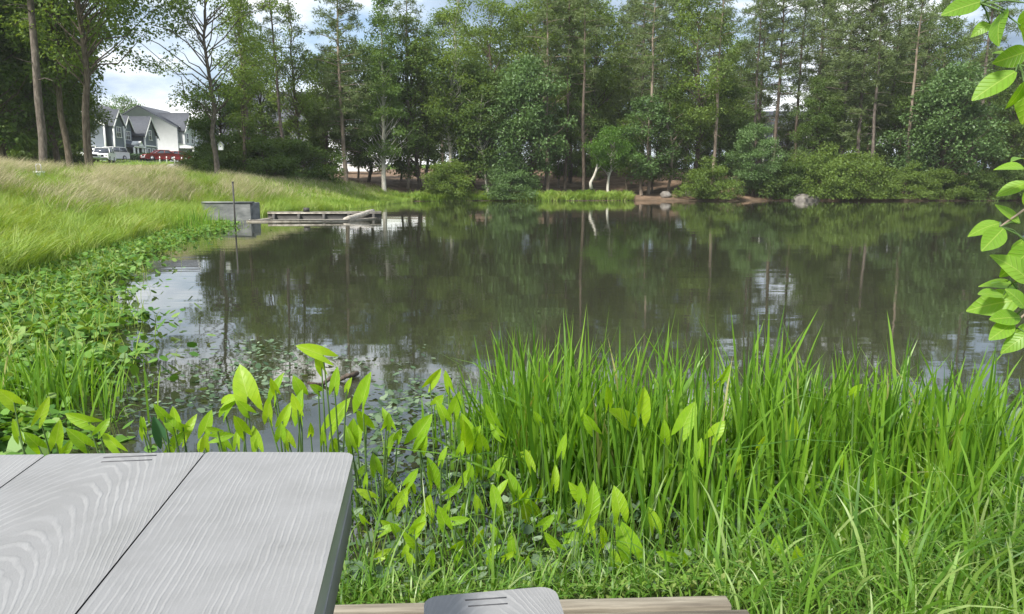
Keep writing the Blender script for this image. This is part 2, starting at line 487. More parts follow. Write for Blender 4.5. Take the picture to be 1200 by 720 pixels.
def ground_mat():
    m, t, p, out = new_mat('ground')
    a1 = t.nodes.new('ShaderNodeAttribute'); a1.attribute_name = 'litter'
    a2 = t.nodes.new('ShaderNodeAttribute'); a2.attribute_name = 'mud'
    v = objcoord(t)
    n = noise(t, 0.9, 8, 0.65, v)
    n2 = noise(t, 0.12, 4, 0.5, v)
    gs = ramp(t, n.outputs['Fac'], [(0.05, 0.09, 0.02), (0.12, 0.2, 0.035), (0.2, 0.27, 0.07)], [0.3, 0.5, 0.72])
    li = ramp(t, n.outputs['Fac'], [(0.07, 0.05, 0.035), (0.16, 0.11, 0.075), (0.27, 0.19, 0.13)], [0.3, 0.5, 0.7])
    mu = ramp(t, n.outputs['Fac'], [(0.02, 0.017, 0.012), (0.05, 0.042, 0.028)], [0.3, 0.7])
    ad = t.nodes.new('ShaderNodeMath'); ad.operation = 'MULTIPLY_ADD'
    t.links.new(n2.outputs['Fac'], ad.inputs[0]); ad.inputs[1].default_value = 0.6
    t.links.new(a1.outputs['Fac'], ad.inputs[2])
    fr = ramp(t, ad.outputs[0], [(0,) * 3, (1,) * 3], [0.7, 0.9])
    m1 = t.nodes.new('ShaderNodeMixRGB'); t.links.new(fr.outputs[0], m1.inputs[0])
    t.links.new(gs.outputs[0], m1.inputs[1]); t.links.new(li.outputs[0], m1.inputs[2])
    m2 = t.nodes.new('ShaderNodeMixRGB'); t.links.new(a2.outputs['Fac'], m2.inputs[0])
    t.links.new(m1.outputs[0], m2.inputs[1]); t.links.new(mu.outputs[0], m2.inputs[2])
    t.links.new(m2.outputs[0], p.inputs['Base Color'])
    p.inputs['Roughness'].default_value = 0.95
    p.inputs['Specular IOR Level'].default_value = 0.15
    b = t.nodes.new('ShaderNodeBump'); b.inputs['Distance'].default_value = 0.05
    n3 = noise(t, 5, 6, 0.7, v)
    t.links.new(n3.outputs['Fac'], b.inputs['Height']); t.links.new(b.outputs[0], p.inputs['Normal'])
    return m
M['ground'] = ground_mat()

# ------------------------------------------------------------------ terrain and pond
SHORE = np.array([(-7.5, 2.2), (-3, 2.35), (-1.2, 2.45), (0.4, 2.65), (1.4, 2.95), (2.4, 3.1), (4, 3.3), (8, 3.6), (15, 3.5), (30, 5), (52, 15),
                  (62, 40), (60, 60), (46, 63.5), (36, 63), (25, 64), (17, 63.2), (10, 63.8), (3, 62.5), (-3, 63), (-8, 61.5),
                  (-8.4, 55), (-8.8, 45), (-9.6, 39), (-10.6, 33.5), (-12.7, 31.2), (-12.7, 29.4), (-11.2, 27.6), (-10.7, 25), (-9.7, 20), (-8.6, 15.5), (-7.4, 11), (-6.9, 6.5)])

def sdist(x, y):
    """distance to the shoreline, positive on land"""
    x = np.asarray(x, float); y = np.asarray(y, float)
    best = np.full(x.shape, 1e9); inside = np.zeros(x.shape, bool)
    n = len(SHORE)
    for i in range(n):
        ax, ay = SHORE[i]; bx, by = SHORE[(i + 1) % n]
        dx, dy = bx - ax, by - ay
        t = np.clip(((x - ax) * dx + (y - ay) * dy) / (dx * dx + dy * dy), 0, 1)
        best = np.minimum(best, np.hypot(x - ax - t * dx, y - ay - t * dy))
        c = ((ay > y) != (by > y)) & (x < (bx - ax) * (y - ay) / (by - ay + 1e-12) + ax)
        inside ^= c
    return np.where(inside, -best, best)

def wl_left(x, y):
    return ss(-5.5, -10, x) * ss(2, 7, y)

def height(x, y):
    x = np.asarray(x, float); y = np.asarray(y, float)
    d = sdist(x, y)
    dl = np.maximum(d, 0)
    wob = 0.12 * np.sin(x * 0.31 + 1.3) * np.cos(y * 0.27) + 0.05 * np.sin(x * 1.1 + y * 0.7)
    left = 1.45 * ss(0, 6.5, dl) + 0.052 * np.clip(dl - 5, 0, 60) + 0.01 * np.clip(dl - 65, 0, 300)
    far = 0.3 * ss(0, 1.5, dl) + 0.115 * np.clip(dl - 1, 0, 24) + 0.012 * np.clip(dl - 25, 0, 300)
    near = 0.17 * ss(0, 0.7, dl) + 0.01 * np.clip(dl - 1, 0, 100)
    wn = 1 - ss(4, 14, y)
    wl = wl_left(x, y)
    h = far * (1 - wl) + left * wl
    h = h * (1 - wn * (1 - wl)) + near * wn * (1 - wl)
    h = h + wob * ss(0.5, 5, dl) * (1 - wn * 0.8)
    return np.where(d > 0, h, -0.6 * ss(0, 2.2, -d))

def hz(x, y):
    return float(height(np.array([x]), np.array([y]))[0])

def build_terrain():
    n = 330
    s = np.linspace(-1, 1, n)
    gx = 1800 * np.sinh(6.3 * s) / np.sinh(6.3)
    gy = 18 + 1800 * np.sinh(6.0 * s) / np.sinh(6.0)
    X, Y = np.meshgrid(gx, gy, indexing='ij')
    x, y = X.ravel(), Y.ravel()
    Z = height(x, y)
    V = np.stack([x, y, Z], 1)
    i = np.arange(n - 1)[:, None] * n + np.arange(n - 1)[None]
    F = np.stack([i, i + n, i + n + 1, i + 1], -1).reshape(-1, 4)
    me = mk_mesh('ground', V, F, M['ground'], True)
    d = sdist(x, y)
    wood = ss(66, 62, np.abs(x - 20)) * ss(58, 63, y) * ss(112, 96, y)
    wood = np.maximum(wood, ss(-36, -30, x) * ss(46, 50, y - 0.2 * (x + 20)) * ss(100, 90, y) * ss(5, 9, d) * ss(0, -3, x))
    mud = ss(0.35, -0.2, d) * (1 - wl_left(x, y) * 0.3)
    mud = np.maximum(mud, 0.75 * ss(1.2, 0.1, d) * ss(8, 4, y))
    for nm, a in (('litter', wood), ('mud', mud)):
        at = me.attributes.new(nm, 'FLOAT', 'POINT')
        at.data.foreach_set('value', a.astype(np.float32))
    o = link('ground', me)
    tag(o, kind='structure')
    return o
build_terrain()

w = MB()
w.add([(-75, 0.5, 0), (75, 0.5, 0), (75, 80, 0), (-20, 80, 0), (-14, 40, 0), (-75, 20, 0)], [[0, 1, 2, 3, 4, 5]])
tag(link('pond_water', w.mesh('pond_water', M['water'])), kind='structure')

def strip(name, pts, wdt, mat, lift=0.05, kind='structure'):
    pts = np.array(pts, float)
    m = 40
    tt = np.linspace(0, len(pts) - 1, m)
    P = np.stack([np.interp(tt, range(len(pts)), pts[:, k]) for k in (0, 1)], 1)
    T = np.gradient(P, axis=0); T /= np.linalg.norm(T, axis=1, keepdims=True)
    N = np.stack([-T[:, 1], T[:, 0]], 1)
    cols = []
    for k in np.linspace(-0.5, 0.5, 5):
        Q = P + N * wdt * k
        cols.append(np.stack([Q[:, 0], Q[:, 1], height(Q[:, 0], Q[:, 1]) + lift], 1))
    V = np.stack(cols, 1).reshape(-1, 3)
    i = np.arange(m - 1)[:, None] * 5 + np.arange(4)[None]
    F = np.stack([i, i + 5, i + 6, i + 1], -1).reshape(-1, 4)
    o = link(name, mk_mesh(name, V, F, mat, True))
    return tag(o, kind=kind)
strip('footpath', [(XA(183, 58), 58), (XA(190, 68), 68), (XA(204, 84), 84), (XA(211, 96), 96)], 2.0, M['gravel'], 0.06)
strip('street', [(-90, 99), (-60, 100), (-51, 104), (-50, 130), (-50, 190)], 6.0, M['asphalt'], 0.04)

# ------------------------------------------------------------------ leaf and blade builders
def unit(v):
    return v / (np.linalg.norm(v, axis=-1, keepdims=True) + 1e-9)

def leaf_cloud(C, D, Nn, L, W, fold=0.25):
    """one folded rhombic leaf per row: base point C, direction D, normal Nn"""
    D = unit(D); S = unit(np.cross(D, Nn)); Nn = np.cross(S, D)
    L = np.broadcast_to(L, (len(C),))[:, None]; W = np.broadcast_to(W, (len(C),))[:, None]
    mid = C + D * L * 0.45
    V = np.stack([C, mid + S * W / 2 + Nn * W * fold, C + D * L, mid - S * W / 2 + Nn * W * fold], 1).reshape(-1, 3)
    i = np.arange(len(C))[:, None] * 4
    F = np.concatenate([i + np.array([[0, 1, 2]]), i + np.array([[0, 2, 3]])])
    return V, F

def blades(B, Hh, Wd, ang, bend, segs=3, face=None, droop=0.35):
    """grass blades: base B(N,3), height, width, lean direction, bend amount"""
    N = len(B)
    t = np.linspace(0, 1, segs + 1)
    dirv = np.stack([np.cos(ang), np.sin(ang)], 1)
    f = ang + math.pi / 2 if face is None else face
    side = np.stack([np.cos(f), np.sin(f)], 1)
    V = np.zeros((N, 2 * segs + 1, 3))
    for k in range(segs + 1):
        c = np.zeros((N, 3))
        c[:, :2] = B[:, :2] + dirv * (bend * Hh * t[k] ** 1.8)[:, None]
        c[:, 2] = B[:, 2] + Hh * (t[k] - droop * bend * t[k] ** 2.5)
        if k < segs:
            wk = Wd * (0.75 + 0.5 * t[k] - 1.05 * t[k] ** 2) * 0.5
            V[:, 2 * k, :] = c; V[:, 2 * k + 1, :] = c
            V[:, 2 * k, :2] -= side * wk[:, None]
            V[:, 2 * k + 1, :2] += side * wk[:, None]
        else:
            V[:, 2 * k, :] = c
    i = np.arange(N)[:, None] * (2 * segs + 1)
    Q = np.concatenate([i + np.array([[2 * k, 2 * k + 1, 2 * k + 3, 2 * k + 2]]) for k in range(segs - 1)]) if segs > 1 else np.zeros((0, 4), int)
    T = i + np.array([[2 * segs - 2, 2 * segs - 1, 2 * segs]])
    return V.reshape(-1, 3), [Q, T]

def in_poly(x, y, poly):
    poly = np.asarray(poly, float); ins = np.zeros(np.shape(x), bool)
    for i in range(len(poly)):
        ax, ay = poly[i]; bx, by = poly[(i + 1) % len(poly)]
        ins ^= ((ay > y) != (by > y)) & (x < (bx - ax) * (y - ay) / (by - ay + 1e-12) + ax)
    return ins

# ------------------------------------------------------------------ trees
def trunk_path(r, H, wob, lean=(0, 0), n=9):
    t = np.linspace(0, 1, n)
    a = np.cumsum(r.normal(0, wob, (n, 2)), 0); a -= a[0]
    return np.stack([a[:, 0] + lean[0] * t * H, a[:, 1] + lean[1] * t * H, t * H], 1)

def flare(n):
    f = np.ones(n); f[0] = 1.45
    return f

def broadleaf(seed, H, cb, Rc, nclump, nleaf, leaf, tr, prof='oval', csize=0.9, wob=0.12, lean=(0, 0), limb_all=False):
    r = np.random.default_rng(seed)
    tk = MB()
    n = 10
    nclump = int(nclump * 1.35); nleaf = int(nleaf * 1.3); leaf = leaf * 0.92
    P = trunk_path(r, H * 0.88, wob, lean, n)
    rad = tr * (1 - np.linspace(0, 1, n)) ** 0.8 + 0.02
    # short flared foot
    P2 = np.concatenate([P[:1], P[:1] + (P[1:2] - P[:1]) * 0.12, P[1:]]); rad2 = np.concatenate([[rad[0] * 1.5], [rad[0] * 1.05], rad[1:]])
    tk.tube(P2, rad2, 8)
    def at_h(z):
        return np.array([np.interp(z, P[:, 2], P[:, 0]), np.interp(z, P[:, 2], P[:, 1]), z])
    ph = r.uniform(0, 6.28, 4)
    C = []
    while len(C) < nclump:
        t = r.uniform(0, 1)
        if prof == 'oval': pr = max(math.sin(math.pi * (0.1 + 0.86 * t)), 0) ** 0.75
        elif prof == 'cone': pr = (1 - t) ** 0.75 * min(1, 0.5 + t * 4) + 0.06
        elif prof == 'dome': pr = math.sqrt(max(1 - t * t, 0)) + 0.05
        elif prof == 'column': pr = 0.75 * min(1, (1 - t) * 3 + 0.15) * (0.75 + 0.25 * math.sin(t * 9 + ph[0]))
        a = r.uniform(0, 2 * math.pi)
        lump = 1 + 0.22 * math.sin(2 * a + ph[1] + 3 * t) + 0.18 * math.sin(3 * a + ph[2] - 7 * t)
        if r.uniform() > pr + 0.15: continue
        q = Rc * pr * lump * math.sqrt(r.uniform(0.08, 1))
        z = cb + (H - cb) * t
        c0 = at_h(min(z, P[-1, 2]))
        C.append((c0[0] + q * math.cos(a), c0[1] + q * math.sin(a), z + r.normal(0, 0.15)))
    C = np.array(C)
    for k, c in enumerate(C):
        if not limb_all and k % 2: continue
        hd = math.hypot(c[0] - np.interp(c[2], P[:, 2], P[:, 0]), c[1] - np.interp(c[2], P[:, 2], P[:, 1]))
        z0 = max(c[2] - 0.25 * (H - cb) * 0.3 - hd * 0.55, min(cb * 0.6, c[2] * 0.5), 0.15)
        s = at_h(min(z0, P[-1, 2]))
        m = (s + c) / 2 + np.array([0, 0, 0.12 * hd]) + r.normal(0, 0.1, 3)
        tt = np.linspace(0, 1, 5)[:, None]
        B = s * (1 - tt) ** 2 + 2 * m * tt * (1 - tt) + c * tt ** 2
        r0 = min(tr * 0.3, 0.012 + 0.0105 * (np.linalg.norm(c - s) + 0.5))
        B[1:4] += r.normal(0, 0.05 * np.linalg.norm(c - s), (3, 3)) * np.array([[0.6], [1.0], [0.6]])
        tk.tube(B, np.linspace(r0, 0.012, 5), 5, cap=False)
    cs = csize * r.uniform(0.65, 1.25, len(C))
    per = np.maximum((nleaf * cs ** 2 / np.mean(cs ** 2)).astype(int), 6)
    idx = np.repeat(np.arange(len(C)), per)
    off = r.normal(0, 1, (len(idx), 3)); off = off / (np.linalg.norm(off, axis=1, keepdims=True)) * r.uniform(0, 1, (len(idx), 1)) ** 0.5
    pos = C[idx] + off * cs[idx][:, None] * np.array([1, 1, 0.62])
    if cb < 1.0: pos[:, 2] = np.maximum(pos[:, 2], 0.02)
    D = off * np.array([1, 1, 0.5]) + r.normal(0, 0.6, (len(idx), 3)) + np.array([0, 0, -0.25])
    Nn = r.normal(0, 0.55, (len(idx), 3)) + np.array([0, 0, 1.0])
    L = leaf * r.uniform(0.6, 1.35, len(idx))
    V, F = leaf_cloud(pos, D, Nn, L, L * r.uniform(0.5, 0.75, len(idx)))
    return tk.mesh('trunk', None, True), mk_mesh('crown', V, F)

def pine(seed, H, cb, Rc, nb, tr, wob=0.06, lean=(0, 0), ntuft=9, nneedle=26, stubs=10, tuft=0.42):
    r = np.random.default_rng(seed)
    tk = MB(); n = 12
    P = trunk_path(r, H, wob, lean, n)
    tk.tube(np.concatenate([P[:1], P[:1] + (P[1:2] - P[:1]) * 0.1, P[1:]]),
            np.concatenate([[tr * 1.4], [tr], tr * (1 - np.linspace(0, 1, n)[1:]) ** 0.7 + 0.015]), 8)
    def at_h(z):
        return np.array([np.interp(z, P[:, 2], P[:, 0]), np.interp(z, P[:, 2], P[:, 1]), z])
    for k in range(stubs):
        z = r.uniform(cb * 0.45, cb); a = r.uniform(0, 6.28); l = r.uniform(0.4, 1.8)
        s = at_h(z)
        tk.tube([s, s + np.array([math.cos(a) * l * 0.5, math.sin(a) * l * 0.5, 0.05]), s + np.array([math.cos(a) * l, math.sin(a) * l, r.uniform(-0.4, 0.3)])], [0.03, 0.02, 0.008], 4, cap=False)
    C = []
    for k in range(nb):
        t = (k + r.uniform(0, 1)) / nb
        z = cb + (H - cb) * t
        a = k * 2.4 + r.normal(0, 0.4)
        l = Rc * (math.sin(math.pi * (0.18 + 0.8 * t)) ** 0.8 + 0.12) * r.uniform(0.55, 1.15)
        s = at_h(z)
        up = (-0.1 + 0.5 * t) * l
        e = s + np.array([math.cos(a) * l, math.sin(a) * l, up])
        m = (s + e) / 2 + np.array([0, 0, 0.1 * l])
        tt = np.linspace(0, 1, 6)[:, None]
        B = s * (1 - tt) ** 2 + 2 * m * tt * (1 - tt) + e * tt ** 2
        tk.tube(B, np.linspace(0.02 + 0.012 * l, 0.01, 6), 5, cap=False)
        for j in range(ntuft):
            q = 0.35 + 0.68 * (j + r.uniform(0, 1)) / ntuft
            c = s * (1 - q) ** 2 + 2 * m * q * (1 - q) + e * q ** 2
            sp = 0.28 * l * (1.15 - q * 0.6)
            C.append(c + np.array([r.normal(0, sp), r.normal(0, sp), r.normal(0.1, 0.16)]))
    C = np.array(C)
    idx = np.repeat(np.arange(len(C)), nneedle)
    D = r.normal(0, 1, (len(idx), 3)) * np.array([1, 1, 0.7]) + np.array([0, 0, 0.25])
    Dn = unit(D)
    pos = C[idx] + Dn * 0.06 + r.normal(0, 0.07, (len(idx), 3))
    L = tuft * r.uniform(0.6, 1.2, len(idx))
    V, F = leaf_cloud(pos, D, r.normal(0, 1, (len(idx), 3)), L, L * 0.17, 0.1)
    return tk.mesh('trunk', None, True), mk_mesh('crown', V, F)

PROTO = {}
def proto(key):
    if key in PROTO: return PROTO[key]
    k, i = key[:-1], int(key[-1])
    if k == 'oak':      # tall broad forest tree
        r = broadleaf(100 + i, 17 + i, 4.5, 4.6, 95, 110, 0.26, 0.24, 'oval', 1.15)
    elif k == 'tall':   # tall narrow hardwood, foliage starting high
        r = broadleaf(200 + i, 17.5 + i, 6.0, 3.4, 85, 105, 0.24, 0.2, 'oval', 1.05)
    elif k == 'dense':  # dark, leafy right down
        r = broadleaf(300 + i, 12 + i, 1.6, 3.6, 100, 115, 0.25, 0.16, 'oval', 1.0)
    elif k == 'airy':   # thin crown, sky through it
        r = broadleaf(400 + i, 18, 4.5, 2.9, 62, 62, 0.21, 0.16, 'column', 0.8, 0.16, limb_all=True)
    elif k == 'spread': # open crown with long limbs
        r = broadleaf(450 + i, 19, 6.0, 5.0, 66, 75, 0.22, 0.2, 'oval', 0.95, 0.14)
    elif k == 'cone':
        r = broadleaf(500 + i, 20, 3.6, 3.1, 110, 110, 0.22, 0.23, 'cone', 0.85, 0.08)
    elif k == 'small':
        r = broadleaf(600 + i, 5.8, 2.4, 2.6, 60, 120, 0.17, 0.13, 'oval', 0.7, 0.1)
    elif k == 'round':
        r = broadleaf(650 + i, 8.5, 0.6, 3.2, 110, 120, 0.2, 0.14, 'oval', 0.8, 0.1)
    elif k == 'bush':
        r = broadleaf(700 + i, 2.6, 0.05, 2.3, 70, 130, 0.15, 0.05, 'dome', 0.6, 0.04)
    elif k == 'pine':
        r = pine(800 + i, 20 + i, 8.8, 3.3, 50, 0.2)
    elif k == 'thinpine':
        r = pine(850 + i, 20 + i, 11.5, 2.2, 26, 0.18, ntuft=7, nneedle=22, stubs=16)
    elif k == 'lowpine':
        r = pine(880 + i, 19 + i, 5.0, 3.0, 60, 0.22, ntuft=9)
    elif k == 'under':  # thin understory sapling
        r = broadleaf(900 + i, 7 + i, 1.8, 1.9, 44, 80, 0.2, 0.095, 'oval', 0.75, 0.1)
    PROTO[key] = r
    return r

def tree(key, px, Y, label, crown='leaf_mid', bark='bark', s=1.0, rz=None, name='tree', group=None, cat='tree', h=None, tilt=(0, 0), X=None, cx=None):
    tk, cr = proto(key)
    x = XA(px, Y) if X is None else X
    z = hz(x, Y)
    o = thing(name, label, cat, (x, Y, z - 0.06), rz if rz is not None else random.uniform(0, 6.28), group)
    if tilt != (0, 0):
        o.rotation_euler = (tilt[0], tilt[1], o.rotation_euler[2])
    if px > 560 and Y > 68: s *= 0.92
    o.scale = (s * (cx or 1), s * (cx or 1), s * (h or 1))
    for nm, me, mat in (('trunk', tk, bark), ('crown', cr, crown)):
        c = link(nm, me, o)
        if not me.materials: me.materials.append(None)
        c.material_slots[0].link = 'OBJECT'
        c.material_slots[0].material = M[mat]
    return o

FW = 'trees of the wood across the pond'
# left bank group
tree('pine1', 52, 39, 'tall pine with bare grey trunk rising from the grass at the far left', 'needle', 'bark_pine', 1.0, 0.3, 'pine_tree', h=1.0)
tree('spread1', 107, 41, 'open-crowned tree on the bank directly left of the grey house', 'leaf_mid', 'bark', 0.95, 2.0, 'hardwood_tree')
tree('spread2', 256, 45, 'open-crowned hardwood with long drooping limbs right of the white house', 'leaf_mid', 'bark_pine', 0.78, 0.8, 'hardwood_tree', h=0.92)
tree('dense1', 12, 47, 'dark leafy tree at the left edge behind the grassy bank', 'leaf_dark', 'bark', 1.2, 0.1, 'hardwood_tree')
tree('dense2', 72, 50, 'dark leafy tree filling the gap between the two left trunks', 'leaf_dark', 'bark', 1.05, 1.2, 'hardwood_tree', h=1.3)
tree('oak1', 30, 56, 'broad dark tree behind the tall pine at the far left', 'leaf_dark', 'bark', 1.0, 2.2, 'hardwood_tree')
tree('tall1', -30, 44, 'tall dark tree cut by the left edge of the view', 'leaf_dark', 'bark', 1.0, 2.9, 'hardwood_tree')
tree('tall2', 85, 46, 'tall narrow tree between the pine and the open-crowned tree at left', 'leaf_mid', 'bark', 0.95, 0.9, 'hardwood_tree')
tree('small1', 150, 138, 'small pale tree standing behind the roof of the grey house', 'leaf_bright', 'bark', 1.35, 0.9, 'hardwood_tree', h=1.5)
tree('dense3', 5, 60, 'dark leafy tree at the left edge, deeper than the grassy bank', 'leaf_dark', 'bark', 1.1, 2.5, 'hardwood_tree')
tree('dense1', 45, 63, 'dark leafy tree seen low between the pine and the left edge', 'leaf_dark', 'bark', 1.1, 1.5, 'hardwood_tree')
tree('dense2', 85, 66, 'dark leafy tree low behind the white cars at left', 'leaf_dark', 'bark', 0.95, 0.5, 'hardwood_tree')
for px, Y, lab in ((0, 52, 'dark bush at the left edge on top of the bank'), (35, 54, 'dark bush on top of the bank left of the pine foot'), (75, 57, 'dark bush on top of the bank right of the pine foot')):
    tree('bush1', px, Y, lab, 'leaf_dark', 'bark', 1.1, None, 'bush', cat='bush', group='bushes along the left bank')
# trees right of the houses
tree('airy1', 285, 52, 'slim airy tree just right of the drooping hardwood', 'leaf_mid', 'bark', 0.76, 1.1, 'hardwood_tree')
tree('round1', 262, 56, 'rounded yellow-green shrub tree beside the gravel path', 'leaf_bright', 'bark', 0.75, 0.5, 'hardwood_tree', h=1.1)
tree('thinpine1', 296, 55, 'thin pine with bare trunk in front of the hidden grey house', 'needle', 'bark_pine', 0.73, 0.2, 'pine_tree')
tree('thinpine2', 337, 58, 'slender leaning pine with a bare trunk and small top', 'needle', 'bark_pine', 0.72, 0.9, 'pine_tree', tilt=(0, -0.05))
tree('airy2', 362, 60, 'sparse thin tree between the leaning pine and the fuller pine', 'leaf_mid', 'bark', 0.82, 0.9, 'hardwood_tree')
tree('lowpine1', 406, 61, 'full pine with reddish trunk left of the white-barked tree', 'needle', 'bark_tan', 0.8, 0.9, 'pine_tree', cx=0.95)
tree('cone1', 450, 63, 'cone-shaped bright green tree with a white-barked trunk at the water', 'leaf_bright', 'bark_pale', 0.82, 0.4, 'hardwood_tree', cx=0.95)
for px, Y, k, s, lab in ((275, 54, 'bush1', 0.9, 'low dark bush at the foot of the drooping hardwood'),
                         (312, 53, 'bush2', 1.25, 'broad dark bush behind the pale bank grass'),
                         (350, 56, 'bush1', 1.25, 'dark bush under the slender leaning pine'),
                         (240, 50, 'bush2', 0.7, 'small dark bush right of the gravel path'),
                         (226, 57, 'bush1', 0.5, 'small yellow-green bush at the edge of the gravel path')):
    tree(k, px, Y, lab, 'leaf_bright' if 'yellow' in lab else 'leaf_dark', 'bark', s, None, 'bush', cat='bush', group='bushes along the left bank', h=0.9)
tree('dense3', 318, 62, 'dark leafy tree standing below the hidden house roof', 'leaf_dark', 'bark', 0.72, 0.3, 'hardwood_tree')
tree('dense1', 380, 66, 'dark leafy tree between the full pine and leaning pine', 'leaf_dark', 'bark', 0.82, 1.9, 'hardwood_tree')
tree('dense2', 432, 67, 'dark leafy tree right behind the white-barked tree', 'leaf_dark', 'bark', 0.85, 2.9, 'hardwood_tree')
tree('dense3', 492, 66.5, 'dark leafy tree right of the white-barked tree', 'leaf_dark', 'bark', 0.95, 0.9, 'hardwood_tree')
# middle of the far shore
tree('airy3', 528, 66, 'airy birch-like tree with thin top against the sky', 'leaf_mid', 'bark_pale', 0.98, 0.2, 'hardwood_tree', cx=1.15)
tree('airy1', 500, 68, 'thin light tree between white-barked tree and airy birch-like tree', 'leaf_bright', 'bark', 0.8, 2.4, 'hardwood_tree')
tree('under1', 573, 65.5, 'leaning sapling with a pale bare trunk over the two shore bushes', 'leaf_dark', 'bark_pale', 1.2, 0.4, 'hardwood_tree', tilt=(0.05, -0.16))
tree('round2', 606, 66.5, 'large rounded mid-green tree above the second shore bush', 'leaf_blue', 'bark', 1.25, 1.4, 'hardwood_tree', h=1.05)
tree('dense1', 556, 68, 'dark tree behind the first shore bush', 'leaf_dark', 'bark', 0.85, 0.4, 'hardwood_tree')
tree('tall3', 580, 72, 'tall hardwood left of centre with top beyond the frame', 'leaf_mid', 'bark', 0.95, 1.4, 'hardwood_tree')
tree('oak2', 640, 71, 'broad forest tree behind the rounded mid-green tree', 'leaf_mid', 'bark_tan', 1.05, 0.7, 'hardwood_tree')
tree('small2', 714, 65.6, 'small round lime-green tree over the bare shore', 'leaf_lime', 'bark_pale', 0.9, 0.4, 'hardwood_tree', h=1.12)
tree('under2', 752, 65.8, 'blue-green sapling with pale trunk right of the lime-green tree', 'leaf_blue', 'bark_tan', 0.95, 1.4, 'hardwood_tree', cx=1.25)
tree('under3', 783, 67.2, 'darker sapling at the right end of the bare shore', 'leaf_dark', 'bark_tan', 0.9, 2.4, 'hardwood_tree', cx=1.3)
tree('lowpine2', 668, 74, 'pine with greyish needles above the lime-green tree', 'needle', 'bark_pine', 1.08, 0.4, 'pine_tree')
tree('pine2', 752, 73, 'tall pine with grey trunk high above the sapling with pale trunk', 'needle', 'bark_pine', 0.95, 0.4, 'pine_tree')
tree('pine1', 774, 76, 'tall pine rising behind the darker sapling', 'needle', 'bark_pine', 0.98, 1.9, 'pine_tree')
tree('oak1', 700, 77, 'broad forest tree behind the lime-green tree', 'leaf_mid', 'bark', 1.1, 1.9, 'hardwood_tree')
# right half
tree('oak3', 812, 70, 'broad yellow-green forest tree left of the blue-green shore tree', 'leaf_mid', 'bark', 0.95, 0.9, 'hardwood_tree')
tree('round1', 882, 65.2, 'pale blue-green tree leafy to the water', 'leaf_blue', 'bark', 0.72, 0.4, 'hardwood_tree', cx=1.0)
tree('pine2', 905, 72, 'pine with straight dark trunk beside the bright sky gap', 'needle', 'bark', 1.0, 2.6, 'pine_tree', h=1.0)
tree('thinpine1', 878, 71, 'thin pine left of the bright sky gap', 'needle', 'bark_pine', 0.95, 2.2, 'pine_tree')
tree('thinpine2', 930, 73, 'thin pine right of the bright sky gap', 'needle', 'bark', 0.95, 1.2, 'pine_tree')
tree('lowpine1', 985, 70, 'dense pine with greyish boughs hanging low', 'needle', 'bark_pine', 1.0, 1.5, 'pine_tree', cx=1.15)
tree('pine1', 1004, 69, 'pine with thick grey trunk in the right half of the wood', 'needle', 'bark_pine', 0.95, 2.8, 'pine_tree')
tree('lowpine2', 1040, 72, 'dense pine left of the large rounded tree at right', 'needle', 'bark_pine', 1.0, 0.1, 'pine_tree')
tree('round2', 1100, 66.5, 'large rounded blue-green tree near the right edge', 'leaf_blue', 'bark', 1.25, 0.6, 'hardwood_tree', cx=1.1)
tree('tall1', 1075, 75, 'tall hardwood behind the large rounded tree', 'leaf_dark', 'bark', 1.0, 0.6, 'hardwood_tree')
tree('thinpine1', 1138, 68, 'thin bare-trunked pine right of the large rounded tree', 'needle', 'bark_pine', 0.98, 2.0, 'pine_tree')
tree('thinpine2', 1152, 72, 'thin bare-trunked pine nearest the overhanging branch', 'needle', 'bark_pine', 0.98, 0.0, 'pine_tree')
tree('dense2', 1185, 69, 'dark leafy tree behind the overhanging branch', 'leaf_dark', 'bark', 0.9, 0.7, 'hardwood_tree')
tree('lowpine1', 1225, 71, 'pine cut by the right edge of the view', 'needle', 'bark_pine', 1.05, 0.5, 'pine_tree')
tree('dense1', 840, 71.5, 'dark leafy tree left of the straight dark pine trunk', 'leaf_dark', 'bark', 0.8, 0.5, 'hardwood_tree')
tree('dense3', 955, 70, 'dark leafy tree between shore bushes and dense pine', 'leaf_dark', 'bark', 0.72, 1.5, 'hardwood_tree')
for px, Y, k, sc, bk, lab in ((642, 66.4, 'thinpine2', 0.84, 'bark_tan', 'straight pale-trunked pine right of the rounded mid-green tree'),
                              (662, 68.0, 'thinpine1', 0.86, 'bark', 'dark straight pine trunk left of the lime-green tree'),
                              (684, 67.0, 'thinpine2', 0.85, 'bark', 'dark straight pine directly left of the curved white trunk'),
                              (760, 66.8, 'thinpine1', 0.86, 'bark_tan', 'pale straight pine trunk above the bare shore'),
                              (835, 67.4, 'thinpine2', 0.87, 'bark_tan', 'pale pine trunk behind the shore bush left of the blue-green tree'),
                              (1022, 67.6, 'thinpine1', 0.87, 'bark_pine', 'slim pine trunk right of the large shore bushes'),
                              (1062, 67.0, 'thinpine2', 0.86, 'bark_tan', 'slim pale pine trunk over the low shore bush'),
                              (478, 66.0, 'thinpine1', 0.8, 'bark_tan', 'slim pine just right of the white-barked tree')):
    tree(k, px, Y, lab, 'needle', bk, sc, None, 'pine_tree')
tree('lowpine2', 888, 78, 'pine closing the left side of the bright sky gap', 'needle', 'bark_pine', 0.98, 1.1, 'pine_tree')
tree('lowpine1', 950, 79, 'pine closing the right side of the bright sky gap', 'needle', 'bark_pine', 0.98, 2.1, 'pine_tree')
tree('dense3', 918, 82, 'low dark tree under the violet-grey house', 'leaf_mid', 'bark', 0.52, 2.1, 'hardwood_tree', cx=1.3)
